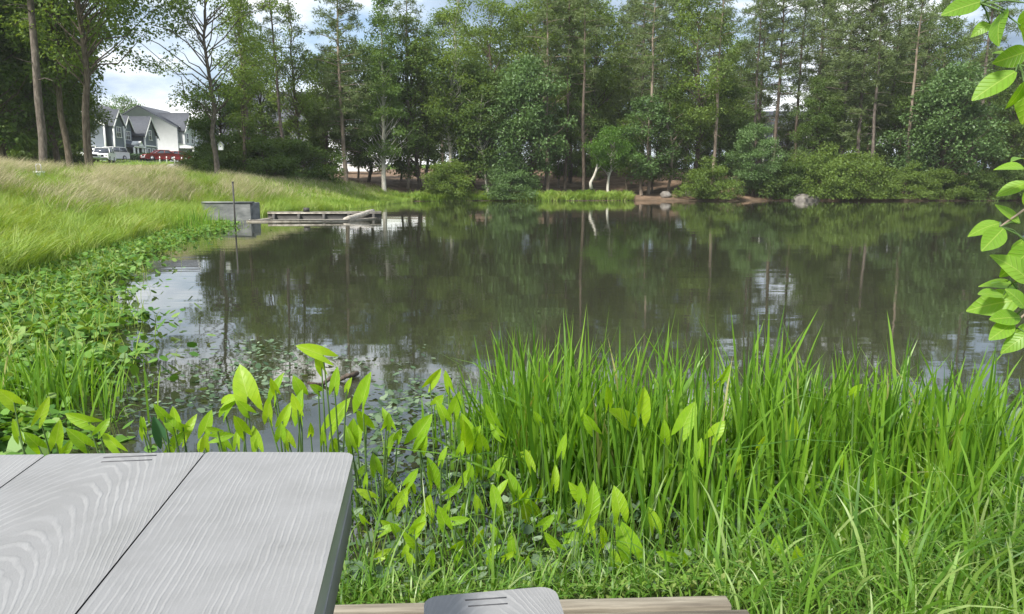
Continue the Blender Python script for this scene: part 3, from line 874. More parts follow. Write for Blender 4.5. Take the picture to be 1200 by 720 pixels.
# shore bushes
for px, Y, k, s, mt, lab in ((528, 63.9, 'bush1', 1.05, 'leaf_mid', 'rounded bush on the far shore, left of a pair'),
                             (597, 63.9, 'bush2', 0.95, 'leaf_blue', 'rounded bush on the far shore, right of a pair'),
                             (830, 64.4, 'bush2', 1.0, 'leaf_mid', 'shore bush left of the pale blue-green tree'),
                             (925, 65.0, 'bush1', 1.1, 'leaf_dark', 'dark shore bush right of the pale blue-green tree'),
                             (960, 65.2, 'bush2', 1.35, 'leaf_mid', 'large shore bush under the dense pine, left one'),
                             (1002, 65.0, 'bush1', 1.35, 'leaf_mid', 'large shore bush under the dense pine, right one'),
                             (1060, 64.4, 'bush2', 0.9, 'leaf_mid', 'low shore bush left of the large rounded tree'),
                             (1103, 64.0, 'bush1', 0.9, 'leaf_mid', 'low shore bush at the foot of the large rounded tree'),
                             (1145, 64.0, 'bush2', 0.85, 'leaf_dark', 'low shore bush right of the large rounded tree'),
                             (1190, 64.2, 'bush1', 0.95, 'leaf_dark', 'low shore bush at the right edge of the view')):
    tree(k, px, Y, lab, mt, 'bark', s, None, 'bush', cat='bush', group='bushes along the far shore')
# pale thin trunks and saplings inside the wood
for k, (px, Y) in enumerate(((620, 68), (655, 70), (683, 69), (735, 70), (765, 68), (800, 72), (855, 74), (1020, 72), (1050, 69), (1120, 71), (470, 72), (540, 73), (385, 70), (420, 74), (1168, 74))):
    tree('under%d' % (k % 3 + 1), px, Y, 'thin understory sapling standing in the shade of the wood', 'leaf_dark' if k % 3 else 'leaf_mid', 'bark_tan' if k % 2 else 'bark', random.uniform(0.8, 1.15), None, 'sapling', group='saplings in the shade of the wood')
# deeper rows
kinds = ['tall1', 'oak2', 'pine2', 'tall3', 'dense2', 'lowpine2', 'oak3', 'tall2', 'pine1', 'dense3']
mats = ['leaf_mid', 'leaf_dark', 'needle', 'leaf_mid', 'leaf_dark', 'needle', 'leaf_mid', 'leaf_dark', 'needle', 'leaf_dark']
for k, (px, Y) in enumerate(((560, 82), (610, 86), (650, 80), (690, 88), (725, 84), (790, 82), (830, 86), (860, 92), (955, 80), (975, 88), (1015, 82),
                             (1055, 86), (1095, 80), (1125, 88), (1180, 80), (1210, 84), (1240, 78), (520, 90), (740, 94), (1150, 92), (1260, 70), (1300, 66), (1290, 80))):
    tree(kinds[k % 10], px, Y, 'tall shaded tree deep in the wood behind the front row', mats[k % 10], 'bark', random.uniform(0.85, 1.05), None, 'forest_tree', group='trees deep in the wood')

r = np.random.default_rng(51)
for k, px in enumerate(np.arange(485, 1330, 30)):
    if 885 < px < 945: continue
    tree(['dense1', 'dense3', 'oak1', 'dense2', 'tall2'][k % 5], px + r.uniform(-9, 9), r.uniform(98, 122), 'leafy tree in the farthest row closing the wood', ['leaf_mid', 'leaf_dark', 'leaf_mid'][k % 3], 'bark', r.uniform(0.8, 1.05), None, 'forest_tree', group='farthest row of the wood')
for k, px in enumerate(np.arange(560, 1330, 38)):
    tree('bush%d' % (k % 2 + 1), px + r.uniform(-12, 12), r.uniform(78, 96), 'dark undergrowth bush on the floor of the wood', 'leaf_dark', 'bark', r.uniform(0.6, 1.1), None, 'bush', cat='bush', group='undergrowth of the wood')

# ------------------------------------------------------------------ houses
def window_part(parent, c, wdt, hgt, axis, mull=1, trim='trim'):
    """axis 'x': the window looks along +x; 'y': it looks along -y"""
    f = MB(); p = MB()
    t = 0.1
    def bx(mb, u, z, su, sz, depth, off):
        if axis == 'x': mb.box((off, u, z), (depth, su, sz))
        else: mb.box((u, -off, z), (su, depth, sz))
    bx(f, 0, hgt / 2, wdt + 2 * t, t, 0.08, 0.04); bx(f, 0, -hgt / 2, wdt + 3 * t, t, 0.12, 0.06)
    for s in (-1, 1): bx(f, s * wdt / 2, 0, t, hgt - t - 0.004, 0.08, 0.04)
    bx(f, 0, 0, wdt - t - 0.004, 0.06, 0.06, 0.03)
    for k in range(mull): bx(f, (k + 1) * wdt / (mull + 1) - wdt / 2, 0, 0.05, hgt - t - 0.004, 0.056, 0.028)
    bx(p, 0, 0, wdt, hgt, 0.02, 0.012)
    o = link('window', f.mesh('window', M[trim]), parent, c)
    link('pane', p.mesh('pane', M['glass']), o)
    return o

def gable_roof(mb, x0, x1, y0, y1, ze, zr, along, over=0.35, th=0.16):
    """two sloping slabs; along = direction of the ridge"""
    if along == 'y':
        xm = (x0 + x1) / 2; sl = (zr - ze) / (xm - x0)
        for s in (-1, 1):
            xe = xm + s * ((x1 - x0) / 2 + over); z_e = ze - over * sl
            mb.prism([(xm, zr), (xe, z_e), (xe, z_e + th), (xm, zr + th)], y0 - over, y1 + over, 'y')
    else:
        ym = (y0 + y1) / 2; sl = (zr - ze) / (ym - y0)
        for s in (-1, 1):
            ye = ym + s * ((y1 - y0) / 2 + over); z_e = ze - over * sl
            mb.prism([(ym, zr), (ye, z_e), (ye, z_e + th), (ym, zr + th)], x0 - over, x1 + over, 'x')

def pent_y(mb, x0, x1, y0, y1, z0, ze, zr):
    xm = (x0 + x1) / 2
    mb.prism([(x0, z0), (x1, z0), (x1, ze), (xm, zr), (x0, ze)], y0, y1, 'y')
def pent_x(mb, x0, x1, y0, y1, z0, ze, zr):
    ym = (y0 + y1) / 2
    mb.prism([(y0, z0), (y1, z0), (y1, ze), (ym, zr), (y0, ze)], x0, x1, 'x')

def part(name, mb, mat, parent, smooth=False, lab=None):
    o = link(name, mb.mesh(name, M[mat], smooth), parent)
    if lab: o['label'] = lab
    return o

# grey house: long side wall to the pond, gabled front to the street (+x)
gx, gy = -60.0, 112.0
gz = 4.6
H1 = thing('grey_house', 'slate grey two-storey house with white trim and two front gables', 'house', (gx, gy, gz))
m = MB(); pent_y(m, -10.5, 0, 0, 11.5, -1, 5.6, 8.9); part('wall', m, 'siding_grey', H1)
m = MB(); gable_roof(m, -10.5, 0, 0, 11.5, 5.6, 8.9, 'y'); rf = part('roof', m, 'shingle', H1)
m = MB()
for s in (-1, 1):
    xe = -5.25 + s * 5.6
    m.prism([(-5.25, 8.62), (xe, 5.1), (xe, 5.36), (-5.25, 8.9)], -0.45, -0.36, 'y')
part('rake_board', m, 'trim', rf)
m = MB(); pent_x(m, -4, 1.0, 0.6, 3.6, -1, 5.5, 7.6); part('front_gable', m, 'siding_grey', H1)
m = MB(); gable_roof(m, -4, 1.0, 0.6, 3.6, 5.5, 7.6, 'x', 0.3); g1 = part('gable_roof', m, 'shingle', H1)
m = MB()
m.prism([(2.1, 7.4), (0.25, 4.95), (0.25, 5.2), (2.1, 7.66)], 1.31, 1.38, 'x'); m.prism([(2.1, 7.4), (3.95, 4.95), (3.95, 5.2), (2.1, 7.66)], 1.31, 1.38, 'x')
part('rake_board', m, 'trim', g1)
m = MB(); pent_x(m, -3, 0.7, 4.2, 6.6, 2.6, 5.2, 7.0); part('front_gable', m, 'siding_grey', H1)
m = MB(); gable_roof(m, -3, 0.7, 4.2, 6.6, 5.2, 7.0, 'x', 0.3); g2 = part('gable_roof', m, 'shingle', H1)
m = MB()
m.prism([(5.4, 6.8), (3.85, 4.6), (3.85, 4.85), (5.4, 7.05)], 1.01, 1.08, 'x'); m.prism([(5.4, 6.8), (6.95, 4.6), (6.95, 4.85), (5.4, 7.05)], 1.01, 1.08, 'x')
part('rake_board', m, 'trim', g2)
m = MB(); pent_x(m, -5, 2.2, 7.4, 11.4, -1, 4.5, 7.2); part('wing', m, 'siding_grey', H1)
m = MB(); gable_roof(m, -5, 2.2, 7.4, 11.4, 4.5, 7.2, 'x', 0.35); g3 = part('wing_roof', m, 'shingle', H1)
m = MB()
m.prism([(9.4, 6.95), (7.0, 3.75), (7.0, 4.0), (9.4, 7.24)], 2.56, 2.63, 'x'); m.prism([(9.4, 6.95), (11.8, 3.75), (11.8, 4.0), (9.4, 7.24)], 2.56, 2.63, 'x')
part('rake_board', m, 'trim', g3)
for (x, y, hh) in ((0.06, -0.06, 5.6), (1.06, 0.62, 5.4), (1.06, 3.58, 5.4), (2.26, 7.42, 4.4), (2.26, 11.38, 4.4)):
    m = MB(); m.box((x, y, hh / 2), (0.2, 0.2, hh)); part('corner_board', m, 'trim', H1)
m = MB(); m.box((2.27, 9.4, 2.7), (0.12, 3.7, 0.22)); part('belt_board', m, 'trim', H1)
m = MB(); m.prism([(0.0, 3.1), (2.4, 2.45), (2.4, 2.3), (0.0, 2.3)], 3.7, 7.3, 'y'); pr = part('porch_roof', m, 'shingle', H1)
m = MB(); m.box((2.44, 5.5, 2.36), (0.08, 3.7, 0.22)); part('fascia', m, 'trim', pr)
m = MB(); m.prism([(4.9, 2.5), (6.5, 2.5), (5.7, 3.3)], 1.2, 2.56, 'x'); part('porch_gable', m, 'trim', H1)
for y in (3.8, 4.9, 6.4, 7.2):
    m = MB(); m.box((2.3, y, 1.15), (0.22, 0.22, 2.3)); part('column', m, 'trim', H1)
m = MB(); m.box((1.2, 5.5, 0.05), (2.5, 3.6, 0.3)); part('porch_floor', m, 'concrete', H1)
m = MB(); m.box((0.06, 5.7, 1.2), (0.1, 1.0, 2.1)); dr = part('door', m, 'door', H1)
m = MB(); m.box((0.14, 6.05, 1.15), (0.06, 0.06, 0.12)); part('handle', m, 'steel', dr)
for c, a, wd, hh, mu in (((1.0, 2.1, 4.4), 'x', 1.3, 1.5, 1), ((1.0, 2.1, 1.35), 'x', 1.3, 1.7, 1), ((0.7, 5.4, 4.1), 'x', 1.2, 1.3, 1), ((2.2, 9.4, 4.4), 'x', 0.8, 1.5, 0),
                         ((2.2, 8.6, 1.35), 'x', 0.9, 1.9, 0), ((2.2, 10.2, 1.35), 'x', 0.9, 1.9, 0), ((-1.9, 0, 1.4), 'y', 0.9, 1.7, 0), ((-6.5, 0, 4.0), 'y', 0.9, 1.6, 0), ((0.0, 4.5, 1.35), 'x', 0.8, 1.6, 0)):
    window_part(H1, c, wd, hh, a, mu)

# white house behind it
hx, hy, hzv = XA(212, 128), 128.0, 4.9
H2 = thing('white_house', 'white-sided two-storey house with a broad blank side wall', 'house', (hx, hy, hzv))
m = MB(); pent_y(m, -12.5, 0, 0, 11, -1, 5.9, 9.3); part('wall', m, 'siding_white', H2)
m = MB(); gable_roof(m, -12.5, 0, 0, 11, 5.9, 9.3, 'y', 0.25); part('roof', m, 'shingle', H2)
m = MB(); pent_x(m, -5, 0.9, 0.7, 4.6, -1, 5.6, 8.3); part('front_gable', m, 'siding_white', H2)
m = MB(); gable_roof(m, -6, 0.9, 0.7, 4.6, 5.6, 8.3, 'x', 0.3); g1 = part('gable_roof', m, 'shingle', H2)
m = MB()
m.prism([(2.65, 8.1), (0.3, 4.95), (0.3, 5.2), (2.65, 8.36)], 1.21, 1.28, 'x'); m.prism([(2.65, 8.1), (5.0, 4.95), (5.0, 5.2), (2.65, 8.36)], 1.21, 1.28, 'x')
part('rake_board', m, 'trim', g1)
m = MB(); m.prism([(0.0, 3.3), (2.6, 2.6), (2.6, 2.42), (0.0, 2.42)], 0.2, 8.5, 'y'); part('porch_roof', m, 'trim', H2)
for y in (0.4, 3.0, 5.6, 8.2):
    m = MB(); m.box((2.4, y, 1.2), (0.24, 0.24, 2.44)); part('column', m, 'trim', H2)
m = MB(); m.box((1.3, 4.4, 0.05), (2.6, 8.2, 0.3)); part('porch_floor', m, 'concrete', H2)
m = MB(); m.box((0.96, 2.6, 1.2), (0.1, 1.0, 2.1)); part('door', m, 'steel', H2)
for c in ((0.9, 1.7, 4.1), (0.9, 3.6, 4.1), (0, 6.5, 4.1), (0, 6.5, 1.3), (0, 8.6, 4.1)):
    window_part(H2, c, 0.9, 1.6, 'x', 0)

def plain_house(label, X0, Y0, Z0, wd, dp, ze, zr, wall, wins, along='x'):
    H = thing('house', label, 'house', (X0, Y0, Z0))
    m = MB()
    (pent_x if along == 'x' else pent_y)(m, 0, wd, 0, dp, -1.5, ze, zr); part('wall', m, wall, H)
    m = MB(); gable_roof(m, 0, wd, 0, dp, ze, zr, along); part('roof', m, 'shingle', H)
    for (u, z) in wins:
        window_part(H, (u, 0, z), 1.0, 1.6, 'y', 0)
    for x in (0, wd):
        m = MB(); m.box((x + (-0.01 if x == 0 else 0.01), -0.03, ze / 2), (0.2, 0.2, ze - 0.4)); part('corner_board', m, 'trim', H)
    return H
plain_house('blue-grey house beyond the white house, half hidden by leaves', XA(222, 150), 150, hz(XA(222, 150), 150), 9, 9, 5.4, 8.6, 'siding_slate', [(2, 1.4), (2, 4), (6, 4), (6, 1.4)])
plain_house('large grey-roofed house hidden behind the thin pines', XA(262, 92), 92, hz(XA(300, 92), 92), 10.5, 9, 5.6, 9.6, 'siding_slate', [(2, 1.4), (2, 4.1), (5, 4.1), (8, 4.1), (8, 1.4)])
plain_house('violet-grey house glimpsed between the pine trunks at right', XA(893, 108), 108, hz(XA(900, 108), 108), 8.5, 8, 5.8, 8.4, 'siding_violet', [(1.6, 4), (6.5, 4), (1.6, 1.4), (6.5, 1.4)])

def hedge(label, x0, x1, y, z, hgt):
    r = np.random.default_rng(int(abs(x0) * 10))
    n = 900
    P = np.stack([r.uniform(x0, x1, n), y + r.normal(0, 0.35, n), z + hgt * r.uniform(0, 1, n) ** 0.7], 1)
    V, F = leaf_cloud(P, r.normal(0, 1, (n, 3)), r.normal(0, 0.6, (n, 3)) + np.array([0, 0, 1]), 0.3, 0.22)
    o = link('hedge', mk_mesh('hedge', V, F, M['hedge'])); tag(o, label, 'hedge')
hedge('low dark hedge along the front of the grey house', XA(137, 110), XA(166, 110), 110, hz(-56, 110), 1.0)
hedge('low dark hedge between the grey house and the red cars', XA(169, 111), XA(186, 111), 111, hz(-53, 111), 1.1)

# ------------------------------------------------------------------ cars
def car(label, x, y, rz, paint, kind='sedan', group=None):
    o = thing('car', label, 'car', (x, y, hz(x, y) + 0.06), rz, group)
    Lh = 2.25 if kind == 'sedan' else 2.4
    wd = 0.9 if kind == 'sedan' else 0.98
    if kind == 'sedan':
        body = [(-Lh, .35), (-Lh, .75), (-2.0, .9), (-1.3, .94), (.9, .92), (1.9, .8), (Lh, .62), (Lh, .35), (1.75, .28), (1.0, .28), (-1.0, .28), (-1.75, .28)]
        cab = (-1.75, 1.05, -1.0, 0.25, .92, 1.42)
    else:
        body = [(-Lh, .45), (-Lh, 1.05), (-2.25, 1.12), (.9, 1.1), (2.1, 1.05), (Lh, .9), (Lh, .45), (1.85, .38), (1.05, .38), (-1.05, .38), (-1.85, .38)]
        cab = (-2.25, 1.05, -2.0, 0.45, 1.1, 1.78)
    m = MB(); m.prism(body, -wd, wd, 'y'); b = part('body', m, paint, o); bevel(b, 0.09, 3)
    x0, x1, x2, x3, z0, z1 = cab
    m = MB()
    wi = wd - 0.04; wt = wd - 0.2
    m.add([(x0, -wi, z0 - 0.02), (x1, -wi, z0 - 0.02), (x1, wi, z0 - 0.02), (x0, wi, z0 - 0.02), (x2, -wt, z1), (x3, -wt, z1), (x3, wt, z1), (x2, wt, z1)],
          [[0, 1, 5, 4], [1, 2, 6, 5], [2, 3, 7, 6], [3, 0, 4, 7], [4, 5, 6, 7], [3, 2, 1, 0]])
    part('greenhouse_glass', m, 'glass', o)
    m = MB(); m.box(((x2 + x3) / 2, 0, z1 + 0.03), (x3 - x2 + 0.12, 2 * wt + 0.06, 0.07)); bevel(part('roof', m, paint, o), 0.03)
    for sx in (1, -1):
        for xx, xt in ((x0, x2), (x1, x3), ((x0 + x1) / 2, (x2 + x3) / 2)):
            m = MB(); m.tube([(xx, sx * (wi + .005), z0), (xt, sx * (wt + .005), z1)], 0.045, 4); part('pillar', m, paint, o)
    rr = 0.33 if kind == 'sedan' else 0.38
    for xx in (-1.38, 1.38):
        for s in (-1, 1):
            m = MB(); m.tube([(0, -0.11, 0), (0, 0.11, 0)], rr, 18)
            wv = link('wheel', m.mesh('wheel', M['tyre'], False), o, (xx, s * (wd - 0.08), rr))
            m = MB(); m.tube([(0, -0.125, 0), (0, 0.125, 0)], rr * 0.6, 12); part('rim', m, 'rim', wv)
    zl = 0.66 if kind == 'sedan' else 0.86
    for s in (-1, 1):
        m = MB(); m.box((Lh - 0.02, s * (wd - 0.25), zl), (0.08, 0.34, 0.16)); part('headlight', m, 'trim', o)
        m = MB(); m.box((-Lh + 0.02, s * (wd - 0.2), zl + 0.1), (0.08, 0.26, 0.16)); part('tail_light', m, 'maroon', o)
    m = MB(); m.box((Lh + 0.0, 0, zl - 0.06), (0.07, 0.9, 0.26)); part('grille', m, 'tyre', o)
    m = MB(); m.box((Lh + 0.02, 0, 0.45 if kind == 'sedan' else 0.55), (0.1, 1.5, 0.12)); part('bumper', m, 'rim', o)
    return o
car('red car parked in front of the white house, left one', XA(190, 106), 106, R_(225), 'red')
car('red car parked in front of the white house, right one', XA(206, 109), 109, R_(230), 'maroon')
car('white pickup-sized car facing the pond beside the grey house', XA(124, 96), 96, R_(-72), 'carwhite', 'suv')
car('white car parked behind the pond-facing white one', XA(133, 103), 103, R_(-100), 'carwhite', 'suv')
car('white car glimpsed between the trunks left of the grey house', XA(93, 92), 92, R_(-8), 'carwhite', 'suv')
car('white car parked in the shade of the wood behind the white-barked tree', XA(420, 86), 86, R_(8), 'carwhite')

for k, px in enumerate((189.5, 197.5, 206.5, 215)):
    x = XA(px, 99); z = hz(x, 99)
    o = thing('bollard', ['white post at the left end of the row before the red cars', 'second white post from the left before the red cars',
                          'third white post from the left before the red cars', 'white post at the right end of the row before the red cars'][k], 'bollard', (x, 99, z - 0.05), 0, 'white posts across the path')
    m = MB(); m.tube([(0, 0, 0), (0, 0, 0.9), (0, 0, 1.0)], [0.08, 0.08, 0.05], 8); part('post', m, 'trim', o)
    m = MB(); m.tube([(0, 0, 0.7), (0, 0, 0.82)], [0.085, 0.085], 8); part('band', m, 'red', o)

# blue-grey box with a metal hoop in the bank grass
x, y = XA(47, 27), 27.0
o = thing('utility_pedestal', 'blue-grey utility box with metal hoop in the tall bank grass', 'utility box', (x, y, hz(x, y) - 0.3))
m = MB(); m.box((0, 0, 0.42), (0.26, 0.2, 0.84)); bevel(part('cabinet', m, 'blueplastic', o), 0.015)
m = MB(); m.box((0, 0, 0.865), (0.3, 0.24, 0.05)); bevel(part('lid', m, 'trim', o), 0.01)
m = MB(); m.tube([(-0.09, 0, 0.88), (-0.09, 0, 1.1), (-0.06, 0, 1.15), (0.06, 0, 1.15), (0.09, 0, 1.1), (0.09, 0, 0.88)], 0.014, 6); part('hoop', m, 'rim', o)
m = MB(); m.box((0, -0.104, 0.45), (0.18, 0.01, 0.55)); part('door', m, 'blueplastic', o)

# small white sign on the hardwood trunk
x, y = XA(256, 44.7), 44.62
o = thing('bird_house', 'small white box nailed to the trunk right of the houses', 'bird house', (XA(262, 44.6), 44.55, AT(262, 172, 44.6)[2]))
m = MB(); m.prism([(-0.13, -0.2), (0.13, -0.2), (0.13, 0.1), (0, 0.25), (-0.13, 0.1)], -0.08, 0.08, 'y'); part('box', m, 'trim', o)
m = MB(); m.prism([(0, 0.25), (0.17, 0.07), (0.17, 0.1), (0, 0.285), (-0.17, 0.1), (-0.17, 0.07)], -0.12, 0.1, 'y'); part('roof', m, 'rim', o)
m = MB(); m.tube([(0, -0.075, 0.0), (0, -0.09, 0.0)], 0.03, 10); part('entrance_hole', m, 'tyre', o)

# ------------------------------------------------------------------ spillway, boom, pole, rocks
A, B = G(240, 262), G(291, 259)
o = thing('spillway_wall', 'grey concrete spillway wall standing at the edge of the pond', 'concrete wall', (0, 0, 0))
ztop = 0.93
m = MB()
Ya = (A[1] + B[1]) / 2
Y0 = 30.0
xl, xr = XA(238, Y0), XA(291, Y0)
zt = AT(262, 238, Y0)[2]
m.prism([(xl - 0.1, -0.5), (xr, -0.5), (xr, zt), (xl - 0.1, zt)], Y0, Y0 + 0.28, 'y'); bevel(part('front_panel', m, 'concrete', o), 0.02)
m = MB(); m.box((xr - 0.14, Y0 + 0.75, zt / 2 - 0.252), (0.28, 0.93, zt + 0.5)); bevel(part('return_panel', m, 'concrete', o), 0.02)
m = MB(); m.box(((xl + xr) / 2, Y0 + 0.14, zt + 0.02), (xr - xl + 0.2, 0.34, 0.06)); part('coping', m, 'concrete', o)

# timber boom: two long beams afloat and posts
P1, P2 = AT(293, 256, 31.5), AT(420, 255, 34.5)
o = thing('timber_boom', 'long weathered timber boom floating out from the concrete wall', 'boom', (0, 0, 0))
def beam(mb, p, q, wdt, z0, z1):
    d = np.array([q[0] - p[0], q[1] - p[1]]); l = np.hypot(*d); d /= l; nn = np.array([-d[1], d[0]]) * wdt / 2
    c = [(p[0] - nn[0], p[1] - nn[1]), (q[0] - nn[0], q[1] - nn[1]), (q[0] + nn[0], q[1] + nn[1]), (p[0] + nn[0], p[1] + nn[1])]
    mb.prism(c, z0, z1, 'z')
b1, b2 = G(290, 260, 0.0), G(408, 259.5, 0.0)
m = MB(); beam(m, b1, b2, 0.34, -0.08, 0.07); part('front_beam', m, 'log', o)
c1 = (b1[0] + 0.1, b1[1] + 2.2); c2 = (b2[0] + 0.9, b2[1] + 2.2)
m = MB(); beam(m, c1, c2, 0.22, -0.1, 0.22); part('rear_beam', m, 'log_dark', o)
m = MB(); beam(m, c1, c2, 0.34, 0.222, 0.3); part('cap_beam', m, 'log', o)
for k in np.linspace(0.06, 0.94, 5):
    x = c1[0] + (c2[0] - c1[0]) * k; y = c1[1] + (c2[1] - c1[1]) * k
    m = MB(); m.tube([(x, y - 0.2, -0.3), (x, y - 0.2, 0.2)], 0.06, 7); part('post', m, 'log_dark', o)
x = c1[0] + (c2[0] - c1[0]) * 0.34; y = c1[1] + (c2[1] - c1[1]) * 0.34
m = MB(); m.box((x, y - 0.05, 0.38), (0.22, 0.16, 0.16)); part('cleat', m, 'steel', o)
for k in (0.03, 0.97):
    p = np.array(b1[:2]) * (1 - k) + np.array(b2[:2]) * k; q = np.array(c1) * (1 - k) + np.array(c2) * k
    m = MB(); beam(m, p + (q - p) * 0.09, q - (q - p) * 0.07, 0.18, -0.06, 0.05); part('cross_beam', m, 'log', o)
e1, e2 = AT(404, 258.5, 29.0), AT(437, 247.5, 31.5)
e1[2] = 0.04
m = MB(); t = np.linspace(0, 1, 7)[:, None]
m.tube(e1 * (1 - t) + e2 * t + np.random.default_rng(3).normal(0, 0.012, (7, 3)), [0.1, 0.12, 0.115, 0.12, 0.11, 0.115, 0.09], 9)
o = tag(link('drift_log', m.mesh('drift_log', M['log'], True)), 'pale drift log slanting out of the water at the boom end', 'log')
g = G(276, 268, 0)
o = thing('gauge_pole', 'thin dark upright pole standing in the water by the concrete wall', 'pole', (g[0], g[1], 0))
zt2 = AT(276, 214, g[1])[2]
m = MB(); m.tube([(0, 0, -0.4), (0, 0, zt2)], 0.028, 8); part('shaft', m, 'steel', o)
m = MB(); m.tube([(0, 0, zt2 - 0.02), (0, 0, zt2 + 0.03)], 0.036, 8); part('cap', m, 'steel', o)

def rock(label, px, Y, s, mat='rock', dz=0.0):
    r = np.random.default_rng(int(px))
    n, k = 12, 7
    V = []
    for i in range(k):
        ph = math.pi * i / (k - 1)
        for j in range(n):
            a = 2 * math.pi * j / n
            q = 1 + r.normal(0, 0.1)
            V.append((s[0] * q * math.sin(ph) * math.cos(a), s[1] * q * math.sin(ph) * math.sin(a), s[2] * q * math.cos(ph)))
    F = [[i * n + j, i * n + (j + 1) % n, (i + 1) * n + (j + 1) % n, (i + 1) * n + j] for i in range(k - 1) for j in range(n)]
    x = XA(px, Y)
    o = link('boulder', mk_mesh('boulder', V, np.array(F), M[mat], True), None, (x, Y, max(hz(x, Y), 0) + dz))
    return tag(o, label, 'rock')
rock('grey boulder on the bare far shore beside the bushes', 781, 64.8, (0.5, 0.35, 0.32), dz=0.12)
rock('small grey rock on the bare far shore', 806, 65.3, (0.4, 0.35, 0.3), dz=0.1)
rock('pale grey rock at the waterline below the dark shore bush', 945, 63.1, (1.1, 0.6, 0.5), dz=0.05)

# white curved bare trunk on the far shore
x, y = XA(694, 64.9), 64.9; z = hz(x, y)
pts = [AT(px, py, y) for px, py in ((693, 222), (692, 214), (696, 207), (699, 199), (700, 192))]
m = MB(); m.tube(pts, [0.17, 0.13, 0.11, 0.1, 0.07], 8)
m.tube([pts[3], AT(703, 196, y), AT(706, 189, y + 0.3)], [0.07, 0.05, 0.03], 6)
tag(link('bare_trunk', m.mesh('bare_trunk', M['bark_pale'], True)), 'curved bare whitish trunk on the shore left of the lime-green tree', 'dead tree')

# ------------------------------------------------------------------ grass on the banks
def meadow(name, n, region, mat, hmin, hmax, wdt, label, weight=None, seed=1, bendv=(0.25, 0.9), lean=None, segs=3, zoff=0.0):
    r = np.random.default_rng(seed)
    pts = []
    tot = 0
    while tot < n:
        x, y = region(r, n)
        d = sdist(x, y)
        k = d > 0.02
        if weight is not None:
            k &= r.uniform(0, 1, len(x)) < weight(x, y, d)
        pts.append(np.stack([x[k], y[k]], 1)); tot += int(k.sum())
    P = np.concatenate(pts)[:n]
    z = height(P[:, 0], P[:, 1])
    B = np.column_stack([P, z - 0.02 + zoff])
    # patchy height
    cell = np.floor(P[:, 0] * 1.7 + 0.4 * np.sin(P[:, 1] * 2.3)) * 57.3 + np.floor(P[:, 1] * 1.4 + 0.4 * np.sin(P[:, 0] * 2.9)) * 131.7
    rnd = np.abs(np.sin(cell * 12.9898) * 43758.5453) % 1.0
    rn2 = np.abs(np.sin(cell * 78.233) * 12543.123) % 1.0
    pn = 0.5 + 0.5 * np.sin(P[:, 0] * 1.3 + 2 * np.sin(P[:, 1] * 0.7)) * np.cos(P[:, 1] * 0.9 + P[:, 0] * 0.3)
    Hh = (hmin + (hmax - hmin) * (0.4 * r.uniform(0, 1, n) + 0.25 * pn + 0.45 * rnd ** 1.5))
    ang = r.normal(rn2 * 6.28, 0.9, n) if lean is None else r.normal(lean + 3 * (rn2 - 0.5), 0.9, n)
    V, F = blades(B, Hh, wdt * r.uniform(0.6, 1.3, n), ang, r.uniform(bendv[0], bendv[1], n), segs, face=r.uniform(0, 6.28, n))
    o = link(name, mk_mesh(name, V, F, M[mat]))
    return tag(o, label, 'grass', kind='stuff')

def reg_left(r, n):
    y = 5 + 35 * r.uniform(0, 1, n) ** 1.25
    x = -5 - 17 * r.uniform(0, 1, n) ** 1.1
    return x, y
def vis_left(x, y, d):
    return ((x > -0.75 * y - 3) & (d < 14)) * 1.0 * np.clip(1.25 - y / 60, 0.3, 1)
def straw_w(x, y, d):
    p = np.sin(x * 0.8 + 1.5) * np.cos(y * 0.5 + x * 0.2) + 0.4 * np.sin(x * 2.1 + y)
    return vis_left(x, y, d) * ss(1.5, 4.5, d) * ss(-0.7, 0.5, p)
meadow('bank_grass', 90000, reg_left, 'meadow', 0.4, 1.05, 0.017, 'long green grass covering the left bank', vis_left, 11, (0.3, 1.1))
meadow('straw_grass', 44000, reg_left, 'straw', 0.75, 1.3, 0.013, 'pale straw-coloured seeding grass on the left bank', straw_w, 12, (0.4, 1.0), lean=0.3)
def reg_far(r, n):
    return r.uniform(-40, -5, n), r.uniform(30, 64, n)
meadow('bank_grass', 30000, reg_far, 'meadow', 0.2, 0.55, 0.03, 'green grass on the low bank behind the boom', lambda x, y, d: ((x > -0.75 * y - 2) & (d < 12)) * (0.25 + 0.75 * ss(7, 1, d)), 13)
meadow('straw_grass', 12000, reg_far, 'straw', 0.35, 0.7, 0.02, 'pale seeding grass on the low bank behind the boom', lambda x, y, d: ((x > -0.75 * y - 2) & (d < 14)) * ss(1.5, 4, d), 14)
def reg_shore(r, n):
    return r.uniform(XA(460, 63), XA(745, 63), n), r.uniform(61, 67, n)
meadow('shore_plants', 9000, reg_shore, 'meadow', 0.3, 0.9, 0.07, 'green waterside plants along the far shore', lambda x, y, d: ss(2.6, 0.8, d) * 1.0, 15)
def reg_lawn(r, n):
    return r.uniform(-75, -20, n), r.uniform(60, 105, n)
meadow('lawn_grass', 16000, reg_lawn, 'meadow', 0.12, 0.4, 0.06, 'rough lawn grass in front of the houses', lambda x, y, d: (np.abs(x - np.interp(y, [58, 68, 84, 96], [XA(183, 58), XA(190, 68), XA(204, 84), XA(211, 96)])) > 1.1) * (x > -0.72 * y) * 1.0, 16)

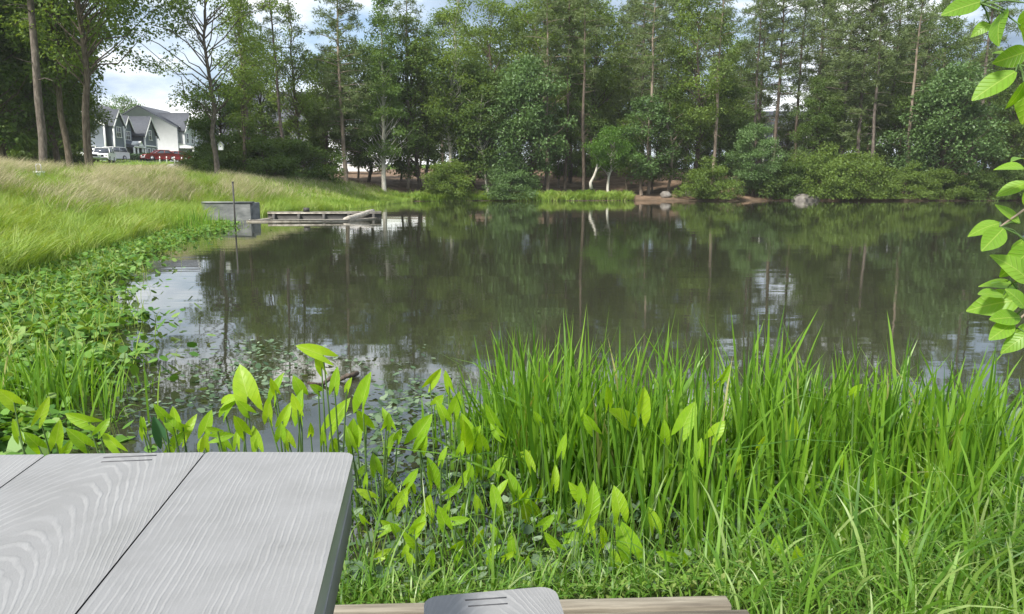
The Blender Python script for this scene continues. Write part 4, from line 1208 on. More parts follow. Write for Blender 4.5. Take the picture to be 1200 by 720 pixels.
# ------------------------------------------------------------------ floating leaves
def pad_mesh(seed, n=9):
    r = np.random.default_rng(seed)
    a = np.linspace(0.25, 2 * math.pi - 0.25, n)
    q = 1 + r.normal(0, 0.07, n)
    V = [(0, 0, 0.0)] + [(q[i] * math.cos(a[i]), q[i] * 0.85 * math.sin(a[i]), 0.06 + 0.09 * math.sin(2 * a[i] + seed)) for i in range(n)]
    F = [[0, i, i + 1] for i in range(1, n)]
    return np.array(V), np.array(F)
pad_meshes = []
for k in range(6):
    V, F = pad_mesh(k)
    pad_meshes.append(mk_mesh('lily_pad', V, F, M['pad'], True))
pad_pale = [mk_mesh('lily_pad', *pad_mesh(k + 9), M['pad_pale'], True) for k in range(4)]

def pad_points(n, seed):
    r = np.random.default_rng(seed)
    open_line_y = [2.6, 4.2, 5.5, 7.5, 10, 14.5, 18, 23, 27]
    open_line_x = [G(60, 520)[0] + 0.0, G(70, 500)[0], G(100, 448)[0], G(118, 390)[0], G(126, 340)[0], G(160, 303)[0], G(190, 287)[0], G(245, 272)[0], G(270, 263)[0]]
    y = 3.2 + 24 * r.uniform(0, 1, n * 12) ** 1.6
    x = r.uniform(-11, -1, n * 12)
    k = (x > -0.74 * y - 0.6)
    x, y = x[k], y[k]
    gap = np.sin(1.9 * x + 2.0 * np.sin(1.3 * y)) * np.cos(1.7 * y - 0.8 * x) + 0.5 * np.sin(4.1 * x + 3.3 * y)
    k = (sdist(x, y) < 0.25) & (r.uniform(0, 1, len(x)) < 0.22 + 0.78 * ss(-0.75, 0.1, gap))
    x, y = x[k], y[k]
    edge = x - np.interp(y, open_line_y, open_line_x) + 0.25 * np.sin(3.1 * y) + 0.2 * np.sin(7 * y + 1)
    k = (edge <= 0) | (r.uniform(0, 1, len(x)) < np.exp(-np.maximum(edge, 0) * 4.5) * 0.3)
    return np.stack([x[k], y[k]], 1)[:n]

def pads_to_mesh(P, size, seed, mat, tiltv=0.25, zr=(0.01, 0.06), name='floating_leaves'):
    r = np.random.default_rng(seed)
    n = len(P)
    k = 7
    a = np.linspace(0, 2 * math.pi, k, endpoint=False)[None] + r.uniform(0, 6.28, (n, 1))
    s = (size * r.uniform(0.55, 1.3, n))[:, None]
    q = s * (1 + r.normal(0, 0.1, (n, k)))
    tx, ty = r.normal(0, tiltv, (n, 1)), r.normal(0, tiltv, (n, 1))
    X, Y = q * np.cos(a), q * np.sin(a) * r.uniform(0.45, 1, (n, 1))
    Z = X * tx + Y * ty + r.uniform(zr[0], zr[1], (n, 1)) + np.abs(q) * 0.0
    V = np.stack([P[:, 0:1] + X, P[:, 1:2] + Y, Z], -1).reshape(-1, 3)
    return mk_mesh(name, V, np.arange(n * k).reshape(n, k), mat)

PP = pad_points(16000, 5)
PP = PP[np.argsort(PP[:, 1])]
vis = PP[:, 0] > -0.70 * PP[:, 1]
near = PP[vis][:240]
rest = PP[240:]
tag(link('floating_leaves', pads_to_mesh(rest, 0.037, 21, M['pad'], 0.5, (0.01, 0.15))), 'carpet of small floating leaves along the left bank', 'water plants', kind='stuff')
r = np.random.default_rng(31)
for k, (x, y) in enumerate(near):
    o = link('lily_pad', pad_meshes[k % 6] if k % 5 else pad_pale[k % 4], None, (x, y, r.uniform(0.008, 0.03)), (r.normal(0, 0.12), r.normal(0, 0.12), r.uniform(0, 6.28)), float(r.uniform(0.022, 0.045)))
    tag(o, 'small floating leaf among the green reeds at the left edge of the pond', 'lily pad', 'floating leaves at the left edge of the pond')

# thin grass sprouting through the leaf mat
r = np.random.default_rng(36)
Q = pad_points(3200, 8); Q = Q[Q[:, 1] > 4.5]; n = len(Q)
V, F = blades(np.column_stack([Q, np.zeros(n)]), r.uniform(0.1, 0.36, n), 0.012 * r.uniform(0.6, 1.3, n), r.uniform(0, 6.28, n), r.uniform(0.1, 0.8, n), 4, face=r.uniform(0, 6.28, n))
tag(link('mat_grass', mk_mesh('mat_grass', V, F, M['meadow'], True)), 'thin grass sprouting through the floating leaf mat', 'grass', kind='stuff')
# dark floating weed rafts and the pale leaf carpet between the front reeds
def scatter(n, seed, fn):
    r = np.random.default_rng(seed); out = []
    while len(out) < n:
        p = fn(r)
        if p is not None: out.append(p)
    return np.array(out)
def raft(r):
    c = ((310, 450, 30, 12), (300, 410, 30, 6), (485, 470, 35, 26), (265, 440, 26, 10), (360, 425, 45, 8), (470, 480, 35, 20), (160, 470, 25, 25), (255, 470, 30, 10))[r.integers(0, 8)]
    px, py = r.normal(c[0], c[2]), r.normal(c[1], c[3])
    if py < 372 or py > 540: return None
    g = G(px, py, 0)
    return (g[0], g[1]) if g[1] > 2.6 else None
P = scatter(1000, 41, raft)
tag(link('floating_weed', pads_to_mesh(P, 0.019, 42, M['pad_pale'], 0.3, (0.004, 0.03), 'floating_weed')), 'scattered dark floating weed on the open water beyond the table', 'water plants', kind='stuff')
r = np.random.default_rng(43)
x, y = r.uniform(-0.95, 4.2, 40000), r.uniform(2.35, 5.0, 40000)
k = (r.uniform(0, 1, 40000) < np.interp(y, [2.35, 2.8, 3.6, 4.4, 5.0], [0.6, 1, 1, 0.5, 0.1])) & (sdist(x, y) < 0.3)
P = np.stack([x[k], y[k]], 1)[:6000]
tag(link('floating_leaves', pads_to_mesh(P, 0.021, 44, M['pad_pale'], 0.5, (0.01, 0.1))), 'pale floating leaves between the reeds in front of the deck', 'water plants', kind='stuff')

# ------------------------------------------------------------------ reeds
def blade_mesh(seed):
    r = np.random.default_rng(seed)
    h = 1.0
    V, F = blades(np.zeros((1, 3)), np.array([h]), np.array([0.028]), np.array([0.0]), np.array([r.uniform(0.05, 0.55)]), 7, face=np.array([r.uniform(0.6, 2.5)]), droop=0.4)
    V = V + np.array([[0, 0, 0]])
    return mk_mesh('blade', V, F, M['reed'], True)
BL = [blade_mesh(60 + k) for k in range(12)]

def reed_clump(x, y, nb, hh, spread, label, group, seed, parts=7):
    r = np.random.default_rng(seed)
    z = max(hz(x, y), -0.12)
    o = thing('reed_clump', label, 'reeds', (x, y, z), 0, group)
    for k in range(parts):
        s = hh * r.uniform(0.85, 1.22)
        b = link('blade', BL[r.integers(0, 12)], o, (r.normal(0, spread * 0.8), r.normal(0, spread * 0.8), 0), (r.normal(0, 0.05), r.normal(0, 0.05), r.uniform(0, 6.28)), (s * r.uniform(0.8, 1.1), s, s))
    n = nb - parts
    B = np.column_stack([r.normal(0, spread, n), r.normal(0, spread, n), np.full(n, -0.02)])
    bend = r.uniform(0.02, 0.32, n); far = r.uniform(0, 1, n) < 0.1; bend[far] = r.uniform(0.7, 1.2, far.sum())
    V, F = blades(B, hh * r.uniform(0.6, 1.18, n), 0.0225 * r.uniform(0.55, 1.25, n), r.uniform(0, 6.28, n), bend, 5, face=r.uniform(0, 6.28, n), droop=0.45)
    c = link('blade_mass', mk_mesh('blade_mass', V, F, M['reed'], True), o); c['kind'] = 'stuff'
    return o

reeds = []
r = np.random.default_rng(77)
for px in np.arange(560, 1225, 17.5):
    for row in range(2):
        Y = r.uniform(3.15, 3.7) if row == 0 else r.uniform(3.8, 4.6)
        if px < 640 and row == 0: Y += 0.35
        q = px + r.uniform(-10, 10)
        top = np.interp(q, [550, 600, 700, 820, 950, 1050, 1130, 1220], [446, 412, 403, 425, 402, 422, 445, 455]) + r.uniform(-22, 48)
        if row == 1 and r.uniform() < 0.15: continue
        x = XA(q, Y)
        ht = AT(q, top, Y)[2]
        where = ('left end of the front reed bed' if q < 660 else 'front reed bed behind the arums' if q < 840 else 'tallest stretch of the front reed bed' if q < 1060 else 'right end of the front reed bed')
        reeds.append((x, Y, max(ht, 0.35), where, row))
for px in np.arange(770, 1215, 30):
    Y = r.uniform(2.65, 3.05)
    reeds.append((XA(px + r.uniform(-12, 12), Y), Y, r.uniform(0.36, 0.52), 'grass in front of the reed bed', 2))
for k, (x, Y, ht, where, row) in enumerate(reeds):
    reed_clump(x, Y, (42, 28, 15)[row], ht * 1.2, (0.1, 0.1, 0.08)[row], 'short sparse reed clump rising from the grass before the bed' if row == 2 else 'dense reed clump ' + ('in' if 'stretch' in where else 'at') + ' the ' + where + (', nearer row' if row == 0 else ', farther row'), 'reeds of the front bed', 500 + k, 4 if row == 0 else 3)
for k, (px, py, top, nb) in enumerate(((8, 492, 385, 45), (30, 470, 380, 45), (52, 482, 375, 50), (75, 468, 385, 45), (95, 478, 392, 35), (118, 497, 398, 30), (128, 462, 402, 22))):
    g = G(px, py, 0)
    ht = AT(px, top, g[1])[2]
    reed_clump(g[0], g[1], nb, max(ht, 0.3), 0.13, 'clump of upright reeds in the water left of the open pond' if px < 110 else 'thin tuft of reeds on the right edge of the left reed patch', 'reeds of the left patch', 700 + k, 4)
for k, (px, py, top) in enumerate(((215, 271, 246), (235, 268, 250), (250, 266, 248), (228, 273, 252))):
    g = G(px, py, 0)
    reed_clump(g[0], g[1], 70, 0.75, 0.35, 'far clump of bright waterside grass in front of the concrete wall', 'waterside clumps by the concrete wall', 760 + k, 0)

# ------------------------------------------------------------------ near-shore grass and ground cover
def reg_near(r, n):
    return r.uniform(-0.75, 2.6, n), r.uniform(1.9, 3.6, n)
DX1 = G(855, 700, 0.28)[0]
def off_deck(x, y):
    return ~((y < 2.22 + 0.02 * x) & (x < DX1 + 0.02))
def near_grass(name, n, mat, h0, h1, wdt, label, wfun, seed, bend, droop=0.5):
    r = np.random.default_rng(seed); pts = []; tot = 0
    while tot < n:
        x, y = reg_near(r, n)
        k = off_deck(x, y) & (r.uniform(0, 1, n) < wfun(x, y))
        pts.append(np.stack([x[k], y[k]], 1)); tot += int(k.sum())
    P = np.concatenate(pts)[:n]
    z = np.maximum(height(P[:, 0], P[:, 1]), -0.03)
    V, F = blades(np.column_stack([P, z]), r.uniform(h0, h1, n), wdt * r.uniform(0.5, 1.3, n), r.uniform(0, 6.28, n), r.uniform(bend[0], bend[1], n), 5, face=r.uniform(0, 6.28, n), droop=droop)
    tag(link(name, mk_mesh(name, V, F, M[mat], True)), label, 'grass', kind='stuff')
near_grass('sedge_grass', 1250, 'sedge', 0.14, 0.42, 0.013, 'arching bright sedge grass right of the deck', lambda x, y: ss(0.3, 1.2, x) * ss(3.6, 2.9, y) * 0.9 + 0.06, 81, (0.12, 0.85))
near_grass('low_grass', 4200, 'sedge', 0.05, 0.19, 0.008, 'short bright grass at the front edge of the deck', lambda x, y: ss(2.75, 2.3, y), 82, (0.3, 1.2))

near_grass('marsh_grass', 620, 'sedge', 0.1, 0.34, 0.0085, 'thin upright marsh grass between the arum leaves above the bench', lambda x, y: ss(0.9, 0.4, x) * ss(3.5, 3.0, y) * ss(2.25, 2.5, y), 84, (0.05, 0.6))
def ground_cover():
    r = np.random.default_rng(83)
    n = 16000
    x, y = r.uniform(-0.8, 2.7, n * 3), 2.1 + 1.1 * r.uniform(0, 1, n * 3) ** 1.3
    k = off_deck(x, y) & (sdist(x, y) > -0.12)
    x, y = x[k][:n], y[k][:n]; n = len(x)
    pn = 0.5 + 0.5 * np.sin(5 * x + 2 * np.sin(3 * y)) * np.cos(6 * y + 2 * x)
    z = np.maximum(height(x, y), 0) + (0.015 + 0.07 * pn) * r.uniform(0, 1, n)
    C = np.stack([x, y, z], 1)
    L = r.uniform(0.012, 0.034, n)
    V, F = leaf_cloud(C, r.normal(0, 1, (n, 3)) * np.array([1, 1, 0.4]) + np.array([0, 0, 0.2]), r.normal(0, 0.45, (n, 3)) + np.array([0, 0, 1]), L, L * 0.5)
    tag(link('ground_cover', mk_mesh('ground_cover', V, F, M['cover'])), 'low creeping plants covering the mud along the deck edge', 'ground cover', kind='stuff')
ground_cover()

# ------------------------------------------------------------------ arrow arum plants
def arum_mesh(seed):
    r = np.random.default_rng(seed)
    half = [(0.0, 1.0), (0.13, 0.82), (0.235, 0.6), (0.30, 0.36), (0.315, 0.14), (0.315, -0.08), (0.29, -0.32), (0.24, -0.5), (0.14, -0.36), (0.05, -0.12)]
    midy = [1.0, 0.82, 0.6, 0.36, 0.14, 0.0]
    curl, fold, tw = r.uniform(-0.15, 0.3), r.uniform(0.1, 0.5), r.uniform(-0.2, 0.2)
    wq = r.uniform(0.85, 1.2)
    def z(x, y): return -curl * (y - 0.2) ** 2 + fold * abs(x) + tw * x * y + 0.03 * math.sin(9 * y + seed) * abs(x) * 2 - (0.25 * max(0, -y) ** 1.2)
    V = [(0, y, z(0, y)) for y in midy]
    F4, F3 = [], []
    for s in (1, -1):
        o0 = len(V)
        # inner ring halfway out keeps the blade curved
        inn = [(s * wq * half[i][0] * 0.5, half[i][1] if i < 6 else half[i][1]) for i in range(1, 6)]
        out = [(s * wq * a, b) for a, b in half[1:]]
        V += [(a, b, z(a, b)) for a, b in inn]
        o1 = len(V)
        V += [(a, b, z(a, b)) for a, b in out]
        F3.append([0, 1, o0] if s < 0 else [0, o0, 1]); F3.append([0, o0, o1] if s < 0 else [0, o1, o0])
        for i in range(4):
            a = [i + 1, i + 2, o0 + i + 1, o0 + i]; b = [o0 + i, o0 + i + 1, o1 + i + 1, o1 + i]
            F4 += [a if s < 0 else a[::-1], b if s < 0 else b[::-1]]
        q = [[5, o1 + 8, o0 + 4], [o1 + 8, o1 + 7, o0 + 4], [o1 + 7, o1 + 6, o0 + 4], [o1 + 6, o1 + 5, o0 + 4], [o1 + 5, o1 + 4, o0 + 4]]
        F3 += [t if s < 0 else t[::-1] for t in q]
    return mk_mesh('leaf', V, [np.array(F4), np.array(F3)], M['arum'], True)
AR = [arum_mesh(k) for k in range(10)]
LEAVES = [
 # left of the open water, behind the table
 (10, 467, 30), (50, 482, 34), (95, 492, 36), (67, 511, 38), (93, 515, 36), (132, 519, 32), (78, 526, 24), (120, 501, 24), (20, 505, 30), (40, 518, 30),
 # beyond the table
 (189, 484, 26), (187, 505, 38), (206, 491, 28), (220, 503, 36), (201, 522, 28), (242, 498, 34), (282, 500, 34), (260, 512, 26), (287, 453, 52), (315, 481, 42),
 (324, 455, 36), (268, 477, 32), (353, 477, 38), (350, 453, 26), (369, 413, 42), (393, 446, 30), (364, 505, 24), (395, 488, 48), (428, 460, 46), (426, 493, 34), (454, 491, 28),
 (300, 515, 30), (335, 512, 30), (410, 515, 32), (240, 520, 26),
 # middle
 (457, 520, 26), (508, 444, 28), (525, 447, 26), (534, 475, 36), (519, 484, 30), (577, 489, 36), (494, 504, 42), (545, 515, 54), (565, 518, 30), (519, 535, 24), (561, 547, 30), (585, 547, 32),
 (483, 560, 26), (505, 555, 38), (454, 569, 26), (468, 587, 36), (601, 571, 40), (618, 596, 50), (503, 595, 36), (519, 607, 32), (483, 633, 36), (490, 618, 28), (440, 545, 26), (430, 580, 28),
 (712, 467, 36), (692, 498, 30), (729, 493, 52), (752, 475, 42), (779, 507, 30), (805, 491, 42), (848, 440, 28), (694, 591, 50), (725, 591, 40), (681, 578, 26), (705, 631, 36), (734, 635, 52),
 (648, 635, 32), (668, 631, 26), (690, 618, 26), (721, 658, 28), (801, 658, 30), (814, 680, 22), (781, 651, 26),
 (640, 500, 26), (660, 522, 28), (620, 540, 26), (650, 560, 30), (585, 600, 30), (560, 590, 26), (545, 560, 26), (530, 575, 26), (560, 630, 28), (535, 640, 30), (600, 640, 28), (455, 620, 26), (450, 650, 26), (505, 655, 26), (575, 655, 24), (620, 660, 26),
 (760, 545, 30), (775, 560, 26), (820, 530, 30), (840, 505, 28), (865, 545, 26), (640, 612, 26), (765, 610, 30), (750, 590, 26), (845, 600, 26), (870, 620, 28), (890, 520, 24), (930, 500, 24),
 # right, in the grass
 (985, 540, 24), (1020, 565, 24), (1060, 630, 28), (985, 640, 26), (1095, 650, 30), (1120, 670, 28), (1010, 690, 26), (960, 690, 24), (1150, 600, 26), (1185, 575, 28),
 (1003, 458, 20), (1109, 533, 26), (1119, 555, 26), (1083, 557, 22), (951, 571, 28), (935, 652, 32), (911, 640, 26), (923, 677, 20), (1173, 682, 46), (1150, 690, 34), (1038, 607, 26)]
_rx = np.random.default_rng(90)
LEAVES += [(int(a + _rx.uniform(-26, 26)), int(min(b + _rx.uniform(-14, 30), 655)), max(18, int(c * 0.75))) for a, b, c in LEAVES if 420 < a < 700 and b > 470]
LEAVES += [(int(a + _rx.uniform(-22, 22)), int(min(b + _rx.uniform(-10, 22), 522)), max(18, int(c * 0.72))) for a, b, c in LEAVES if 180 < a < 420]
def arum_plants():
    r = np.random.default_rng(91)
    used = [False] * len(LEAVES)
    order = sorted(range(len(LEAVES)), key=lambda i: (LEAVES[i][0] // 60, LEAVES[i][1]))
    pl = 0
    for i in order:
        if used[i]: continue
        mem = [i]; used[i] = True
        for j in order:
            if not used[j] and len(mem) < 4 and abs(LEAVES[j][0] - LEAVES[i][0]) < 48 and abs(LEAVES[j][1] - LEAVES[i][1]) < 45:
                mem.append(j); used[j] = True
        mx = np.mean([LEAVES[j][0] for j in mem]); my = max(LEAVES[j][1] for j in mem)
        if mx < 470 and my < 535:
            Y = r.uniform(2.75, 3.3) if mx > 150 else r.uniform(3.0, 3.5)
            where = 'in the water behind the left table planks' if mx < 150 else 'in the water behind the middle table plank' if mx < 250 else 'in the water behind the right table plank' if mx < 350 else 'in the water behind the right table corner'
        else:
            Y = 3.0 if (mx > 640 and my < 570) else np.interp(my, [440, 500, 560, 600, 640, 690], [3.8, 3.45, 3.1, 2.9, 2.6, 2.3])
            depth = 'farthest from the deck' if my < 545 else 'halfway to the deck' if my < 610 else 'nearest the deck'
            where = (('close beside the table edge' if mx < 490 else 'between the table and the bench' if mx < 545 else 'straight above the bench' if mx < 600 else 'above the right bench corner') + ', ' + depth if mx < 640 else 'in front of the reed bed above the deck' if mx < 870 else 'in the sedge grass right of the deck')
        bx = XA(mx, Y); bz = max(hz(bx, Y), -0.05)
        n = len(mem)
        word = {1: 'single-leaved', 2: 'two-leaved', 3: 'three-leaved', 4: 'four-leaved'}[n]
        o = thing('arrow_arum_plant', '%s arrow arum plant %s' % (word, where), 'water plant', (bx, Y, bz), 0, 'arrow arum plants')
        for j in mem:
            px, py, ln = LEAVES[j]
            yy = Y + r.uniform(-0.12, 0.12)
            p = AT(px, py, yy)
            L = ln / FPX * yy / 1.22
            tiltx = r.normal(0, 0.5); 
            tip = Vector((math.sin(tiltx), r.uniform(-0.55, 0.4), math.cos(tiltx))).normalized()
            if (px, py) in ((369, 413), (781, 651), (95, 492), (395, 488), (494, 504)):
                tip = Vector((-0.8, -0.1, 0.35)).normalized() if px not in (395, 494) else Vector((0.55, 0.1, 0.8)).normalized()
            nrm = Vector((r.normal(0, 0.45), -1, 0.5 + r.normal(0, 0.35)))
            xx = tip.cross(nrm).normalized(); nn = xx.cross(tip).normalized()
            M3 = Matrix((xx, tip, nn)).transposed()
            org = Vector(p) - tip * (0.3 * L)          # where the stalk meets the blade
            lf = link('leaf', AR[r.integers(0, 10)], o)
            lf.matrix_parent_inverse = Matrix.Identity(4)
            lf.matrix_local = Matrix.Translation(org - Vector((bx, Y, bz))) @ M3.to_4x4() @ Matrix.Diagonal((L * r.uniform(0.72, 1.05), L, L, 1))
            if (px, py) == (187, 505):
                lf.material_slots[0].link = 'OBJECT'; lf.material_slots[0].material = M['arum_blue']; lf['label'] = 'dull blue-green leaf'
            # stalk
            e = np.array(org) - np.array([bx, Y, bz]); s = np.array([r.normal(0, 0.025), r.normal(0, 0.025), -0.03])
            s[:2] += e[:2] * 0.55
            mid = (s + e) / 2; mid[:2] = s[:2] + (e[:2] - s[:2]) * 0.3
            t = np.linspace(0, 1, 6)[:, None]
            Bz = s * (1 - t) ** 2 + 2 * mid * t * (1 - t) + e * t ** 2
            mb = MB(); mb.tube(Bz, np.linspace(0.0055, 0.003, 6), 5, cap=False)
            st = link('stalk', mb.mesh('stalk', M['stalk'], True), o)
        pl += 1
arum_plants()

# broad weed with lance leaves by the bench
def lance_mesh(L=1.0, wd=0.26, curl=0.25, fold=0.2, mat='branchleaf', n=7, seed=0):
    y = np.linspace(0, 1, n)
    wv = wd * np.sin(np.pi * np.clip(y, 0.02, 0.985) ** 0.85) ** 0.8
    V = []
    for k in range(n):
        zc = -curl * y[k] ** 2
        e = fold * wv[k] + 0.012 * math.sin(5 * y[k] + seed)
        V += [(-wv[k], y[k], zc + e), (-wv[k] * 0.5, y[k], zc + e * 0.4), (0, y[k], zc), (wv[k] * 0.5, y[k], zc + e * 0.4), (wv[k], y[k], zc + e)]
    i = np.arange(n - 1)[:, None] * 5 + np.arange(4)[None]
    F = np.stack([i, i + 1, i + 6, i + 5], -1).reshape(-1, 4)
    return mk_mesh('leaf', np.array(V) * L, F, M[mat], True)
WL = [lance_mesh(1, 0.19, 0.3 + 0.1 * k, 0.2, 'pad_pale', 7, k) for k in range(3)]
r = np.random.default_rng(95)
for (px, py, Y, lab) in ((688, 655, 2.5, 'broad-leaved dull green weed just above the bench'), (415, 655, 2.5, 'broad-leaved weed beside the table edge above the deck')):
    p = AT(px, py, Y); bz = hz(p[0], Y)
    o = thing('broad_weed', lab, 'weed', (p[0], Y, bz))
    mb = MB(); mb.tube([(0, 0, -0.02), (0.01, 0, 0.1), (0, 0, p[2] - bz)], [0.006, 0.005, 0.003], 5); part('stem', mb, 'stalk', o, True)
    for k in range(8):
        a = k * 2.4
        link('leaf', WL[k % 3], o, (0, 0, (p[2] - bz) * (0.5 + 0.06 * k)), (r.uniform(-0.3, 0.5), 0, a), float(r.uniform(0.06, 0.1)))

# floating stick behind the leaves
m = MB(); a, b = G(362, 452, 0.03), G(420, 437, 0.03)
t = np.linspace(0, 1, 8)[:, None]
m.tube(a * (1 - t) + b * t + np.random.default_rng(4).normal(0, 0.012, (8, 3)), np.linspace(0.012, 0.02, 8), 6)
tag(link('floating_stick', m.mesh('floating_stick', M['bark'], True)), 'thin brown stick floating beyond the tallest arum leaf', 'stick')

# ------------------------------------------------------------------ deck
DECK_Z = 0.28
o = thing('wooden_deck', 'low weathered wooden deck under the picnic table', 'deck', (0, 0, 0))
dl, dr = G(385, 708.5, DECK_Z), G(851, 697.5, DECK_Z)
dd = (dr - dl)[:2]; dd /= np.hypot(*dd); dn = np.array([dd[1], -dd[0]])      # towards the camera
def deck_plank(name, off0, off1, x_end, z0, z1, seed, lab=None):
    base = np.array(dr[:2]) + dd * x_end
    Lw = 4.2
    mid0 = base - dd * Lw / 2 + dn * (off0 + off1) / 2
    mb = MB(); mb.box((0, 0, 0), (Lw, off1 - off0, z1 - z0))
    b = link(name, mb.mesh(name, M['wood_deck']), o, (mid0[0], mid0[1], (z0 + z1) / 2), (0, 0, math.atan2(dd[1], dd[0])))
    bevel(b, 0.004, 2)
    if lab: b['label'] = lab
    return b
deck_plank('rim_board', 0, 0.052, 0.0, 0.10, DECK_Z, 1)
off = 0.064
for k in range(16):
    deck_plank('plank', off, off + 0.138, 0.035 + random.uniform(-0.006, 0.006), DECK_Z - 0.036, DECK_Z - 0.004 + random.uniform(-0.002, 0.002), k)
    off += 0.146
for s in (0.25, 1.5, 3.0):
    base = np.array(dr[:2]) - dd * s + dn * 1.2
    mb = MB(); mb.box((0, 0, 0), (0.05, 2.2, 0.18)); link('joist', mb.mesh('joist', M['wood_deck']), o, (base[0], base[1], DECK_Z - 0.13), (0, 0, math.atan2(dd[1], dd[0])))

# ------------------------------------------------------------------ picnic table
TZ = 1.01
M['slot'] = simple_mat('slot', [(0.05, 0.05, 0.055), (0.09, 0.09, 0.095)], 30, 0.8)
PT = thing('picnic_table', 'grey wood-grain resin picnic table with attached bench', 'picnic table', (0, 0, 0))
hd = np.array([-0.1198, 0.9928]); rt = np.array([0.9928, 0.1198])
def along(P, Q):
    return float(np.dot((Q - P)[:2], rt))
c_r = G(416, 530, TZ); s1 = G(240.5, 530.5, TZ); s2 = G(54, 533, TZ); s3 = G(-135, 535, TZ); s4 = G(-325, 537, TZ)
def resin_plank(name, pl, pr, zt, th, length, mat, gap=0.004, slot=None, rl=0.012, rr_=0.012, lab=None, bev=0.0018):
    """pl, pr: far left / far right corner on the top face"""
    O = (pl[:2] + pr[:2]) / 2
    def loc(P): q = P[:2] - O; return np.array([np.dot(q, rt), np.dot(q, hd)])
    a, b = loc(pl), loc(pr)
    x0, x1 = a[0] + gap, b[0] - gap
    def corner(cx, cy, rad, a0, a1, n=5):
        return [(cx + rad * math.cos(t), cy + rad * math.sin(t)) for t in np.linspace(a0, a1, n)]
    pts = [(x0, -length), (x1, -length)] + corner(x1 - rr_, b[1] - rr_, rr_, 0, math.pi / 2) + corner(x0 + rl, a[1] - rl, rl, math.pi / 2, math.pi)
    mb = MB(); mb.prism(pts, -th, 0, 'z')
    ob = link(name, mb.mesh(name, mat), PT, (O[0], O[1], zt), (0, 0, math.atan2(rt[1], rt[0])))
    if slot:
        # moulded slot near the end: flat dark strips, the grooves' shade put into colour
        sx, wv, y0 = slot
        ye = a[1] + (b[1] - a[1]) * (sx - x0) / (x1 - x0)
        for gx_, gy_, gw, gt in ((sx, ye - y0, wv, 0.0042), (sx + 0.002, ye - y0 - 0.02, wv * 0.94, 0.0034)):
            mb = MB(); mb.box((gx_, gy_, 0), (gw, gt, 0.0008))
            link('slot_shade', mb.mesh('slot_shade', M['slot']), PT, ob.location, ob.rotation_euler)
    bevel(ob, bev, 3)
    if lab: ob['label'] = lab
    return ob
rm = [resin_mat('resin_%d' % k, k + 1, (0.0, 0.85, 0.1, 0.6)[k]) for k in range(4)]
w1 = along(s1, c_r)
resin_plank('table_plank', s1, c_r, TZ, 0.045, 1.6, rm[0], 0.003, None, 0.006, 0.022)
resin_plank('table_plank', s2, s1, TZ, 0.045, 1.6, rm[1], 0.003, (0.012, 0.082, 0.014), 0.006, 0.006)
resin_plank('table_plank', s3, s2, TZ, 0.045, 1.6, rm[2], 0.003, None, 0.006, 0.006)
resin_plank('table_plank', s4, s3, TZ, 0.045, 1.6, rm[3], 0.003, None, 0.022, 0.006)
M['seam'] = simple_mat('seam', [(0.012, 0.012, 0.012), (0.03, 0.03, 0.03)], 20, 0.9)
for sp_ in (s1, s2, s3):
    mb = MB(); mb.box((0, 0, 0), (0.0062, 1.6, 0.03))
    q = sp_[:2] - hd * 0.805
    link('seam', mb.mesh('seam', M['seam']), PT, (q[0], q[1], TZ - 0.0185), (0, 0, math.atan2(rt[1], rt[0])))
M['frame_steel'] = simple_mat('frame_steel', [(0.05, 0.05, 0.05), (0.08, 0.08, 0.08)], 6, 0.5)
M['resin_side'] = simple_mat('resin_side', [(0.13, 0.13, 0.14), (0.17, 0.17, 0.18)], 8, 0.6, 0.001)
def P3(P, dx, dy, z):
    q = P[:2] + rt * dx + hd * dy
    return (q[0], q[1], z)
def tbox(name, P, x0, x1, y0, y1, z0, z1, mat):
    mb = MB(); mb.box((0, 0, 0), (x1 - x0, y1 - y0, z1 - z0))
    q = P3(P, (x0 + x1) / 2, (y0 + y1) / 2, (z0 + z1) / 2)
    return link(name, mb.mesh(name, M[mat]), PT, q, (0, 0, math.atan2(rt[1], rt[0])))
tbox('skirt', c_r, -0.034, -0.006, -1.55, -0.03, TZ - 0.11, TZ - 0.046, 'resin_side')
for dy in (-0.3, -1.35):
    mb = MB()
    mb.tube([P3(c_r, -0.12, dy, TZ - 0.05), P3(c_r, 0.2, dy, DECK_Z + 0.02)], 0.02, 10); part('leg', mb, 'frame_steel', PT, True)
    mb = MB()
    mb.tube([P3(s3, 0.12, dy, TZ - 0.05), P3(s3, -0.2, dy, DECK_Z + 0.02)], 0.02, 10); part('leg', mb, 'frame_steel', PT, True)
    mb = MB()
    mb.tube([P3(s3, -0.3, dy, 0.64), P3(c_r, 0.47, dy, 0.64)], 0.02, 10); part('crossbar', mb, 'frame_steel', PT, True)
BZ = 0.71
bl, br = G(502, 702, BZ), G(646, 690, BZ)
resin_plank('bench_seat', bl, br, BZ, 0.045, 1.6, resin_mat('resin_bench', 9.3, 0.9), 0.0, (-0.01, 0.075, 0.016), 0.02, 0.022, 'grey wood-grain bench seat end', 0.008)

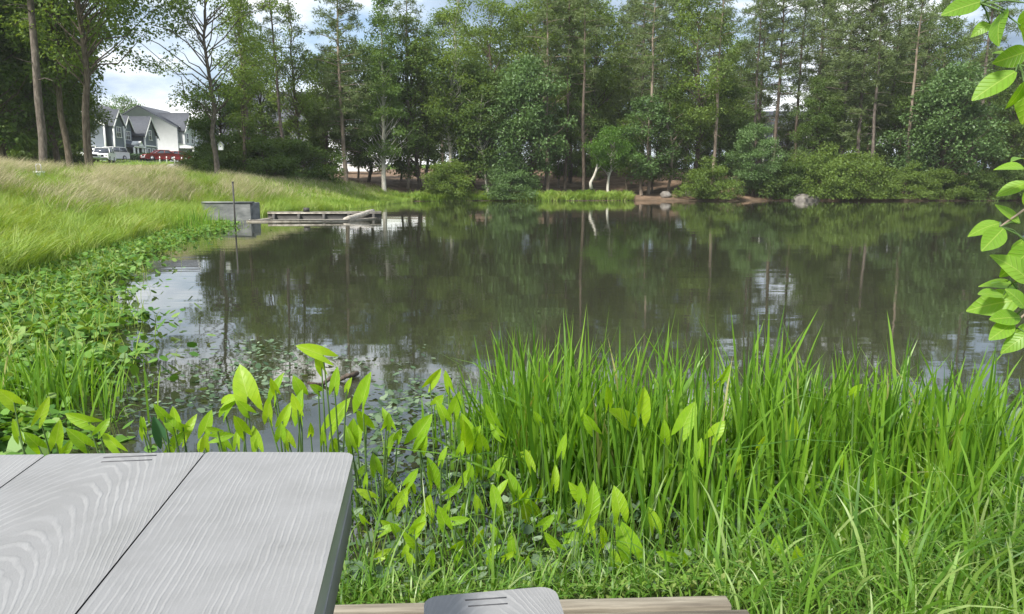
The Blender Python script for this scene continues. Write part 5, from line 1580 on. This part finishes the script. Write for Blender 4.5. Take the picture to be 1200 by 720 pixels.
# ------------------------------------------------------------------ overhanging branch at the right
BLF = [lance_mesh(1, 0.27 + 0.02 * k, 0.1 + 0.16 * k, 0.12 + 0.1 * (k % 2), 'branchleaf', 9, k) for k in range(4)]
def branch_shrub():
    r = np.random.default_rng(17)
    bx, by = 1.62, 1.75
    bz = hz(bx, by)
    o = thing('overhanging_shrub', 'bright green leafy branch hanging in from the right edge', 'shrub', (bx, by, bz))
    base = np.array([bx, by, bz])
    tk = MB()
    trunk = np.array([(0, 0, -0.05), (0.03, 0.02, 0.5), (-0.02, 0.0, 1.0), (0.02, -0.03, 1.5), (0.0, 0.0, 1.95)])
    tk.tube(trunk, [0.035, 0.03, 0.026, 0.02, 0.012], 8)
    part('trunk', tk, 'bark', o, True)
    Y = 1.55
    specs = [  # twig end (px,py), start height, leaves: (px,py,len px,dir deg)
        ((1128, 4), 1.9, [(1150, 2, 58, 190), (1178, 12, 60, 262), (1196, 30, 70, 275), (1212, 5, 60, 240), (1160, 28, 26, 200), (1196, -14, 50, 160)]),
        ((1172, 76), 1.75, [(1186, 66, 36, 172), (1190, 84, 72, 235), (1200, 96, 40, 245), (1205, 60, 60, 200), (1215, 90, 60, 260)]),
        ((1185, 196), 1.6, [(1200, 198, 40, 180), (1205, 214, 44, 195), (1210, 190, 50, 150)]),
        ((1150, 266), 1.45, [(1172, 262, 50, 195), (1176, 268, 48, 215), (1195, 262, 46, 110), (1200, 280, 52, 205), (1205, 244, 46, 120), (1210, 290, 52, 200)]),
        ((1165, 332), 1.35, [(1180, 330, 36, 165), (1176, 346, 58, 190), (1192, 338, 48, 130), (1195, 352, 56, 215), (1205, 330, 55, 150)]),
        ((1160, 385), 1.25, [(1188, 378, 56, 210), (1196, 372, 50, 190), (1205, 392, 56, 215), (1200, 360, 46, 150), (1215, 380, 50, 230)])]
    for (e, sh, leaves) in specs:
        end = AT(e[0] + 22, e[1], Y) - base
        st = np.array([np.interp(sh, trunk[:, 2], trunk[:, 0]), 0, min(sh, 1.9)])
        mid = (st + end) / 2 + np.array([0, 0, 0.06])
        t = np.linspace(0, 1, 7)[:, None]
        Bc = st * (1 - t) ** 2 + 2 * mid * t * (1 - t) + end * t ** 2
        mb = MB(); mb.tube(Bc, np.linspace(0.007, 0.002, 7), 6); tw = part('twig', mb, 'bark_tan', o, True)
        for (px, py, ln, dg) in leaves:
            y = Y + r.uniform(-0.07, 0.07)
            p = AT(px, py, y) - base
            a = R_(dg + r.normal(0, 16))
            tip = Vector((math.cos(a), r.uniform(-0.45, 0.25), math.sin(a))).normalized()
            nrm = Vector((r.normal(0, 0.6), -0.65 + r.normal(0, 0.5), 0.75 + r.normal(0, 0.3)))
            xx = tip.cross(nrm).normalized(); nn = xx.cross(tip).normalized()
            L = ln / FPX * y * r.uniform(0.6, 0.88)
            lf = link('leaf', BLF[r.integers(0, 4)], o)
            lf.matrix_local = Matrix.Translation(Vector(p)) @ Matrix((xx, tip, nn)).transposed().to_4x4() @ Matrix.Diagonal((L * r.uniform(0.95, 1.15), L, L, 1))
            # short stalk from the nearest twig point
            q = Bc[np.argmin(np.linalg.norm(Bc - p, axis=1))]
            if np.linalg.norm(q - p) > 0.008:
                mb = MB(); mb.tube([q, (q + p) / 2 + np.array([0, 0, 0.006]), p], [0.0022, 0.0018, 0.0014], 5, cap=False); part('leaf_stalk', mb, 'stalk', o, True)
branch_shrub()

# ------------------------------------------------------------------ air
m, t, p, out = new_mat('haze')
t.nodes.remove(p)
v = t.nodes.new('ShaderNodeVolumePrincipled')
v.inputs['Color'].default_value = (0.95, 0.98, 1.0, 1)
v.inputs['Density'].default_value = 0.0003
v.inputs['Anisotropy'].default_value = 0.0
t.links.new(v.outputs[0], out.inputs['Volume'])
mb = MB(); mb.box((0, 900, 16.5), (5000, 2400, 37))
tag(link('haze', mb.mesh('haze', m)), kind='stuff')
scene.cycles.volume_bounces = 0
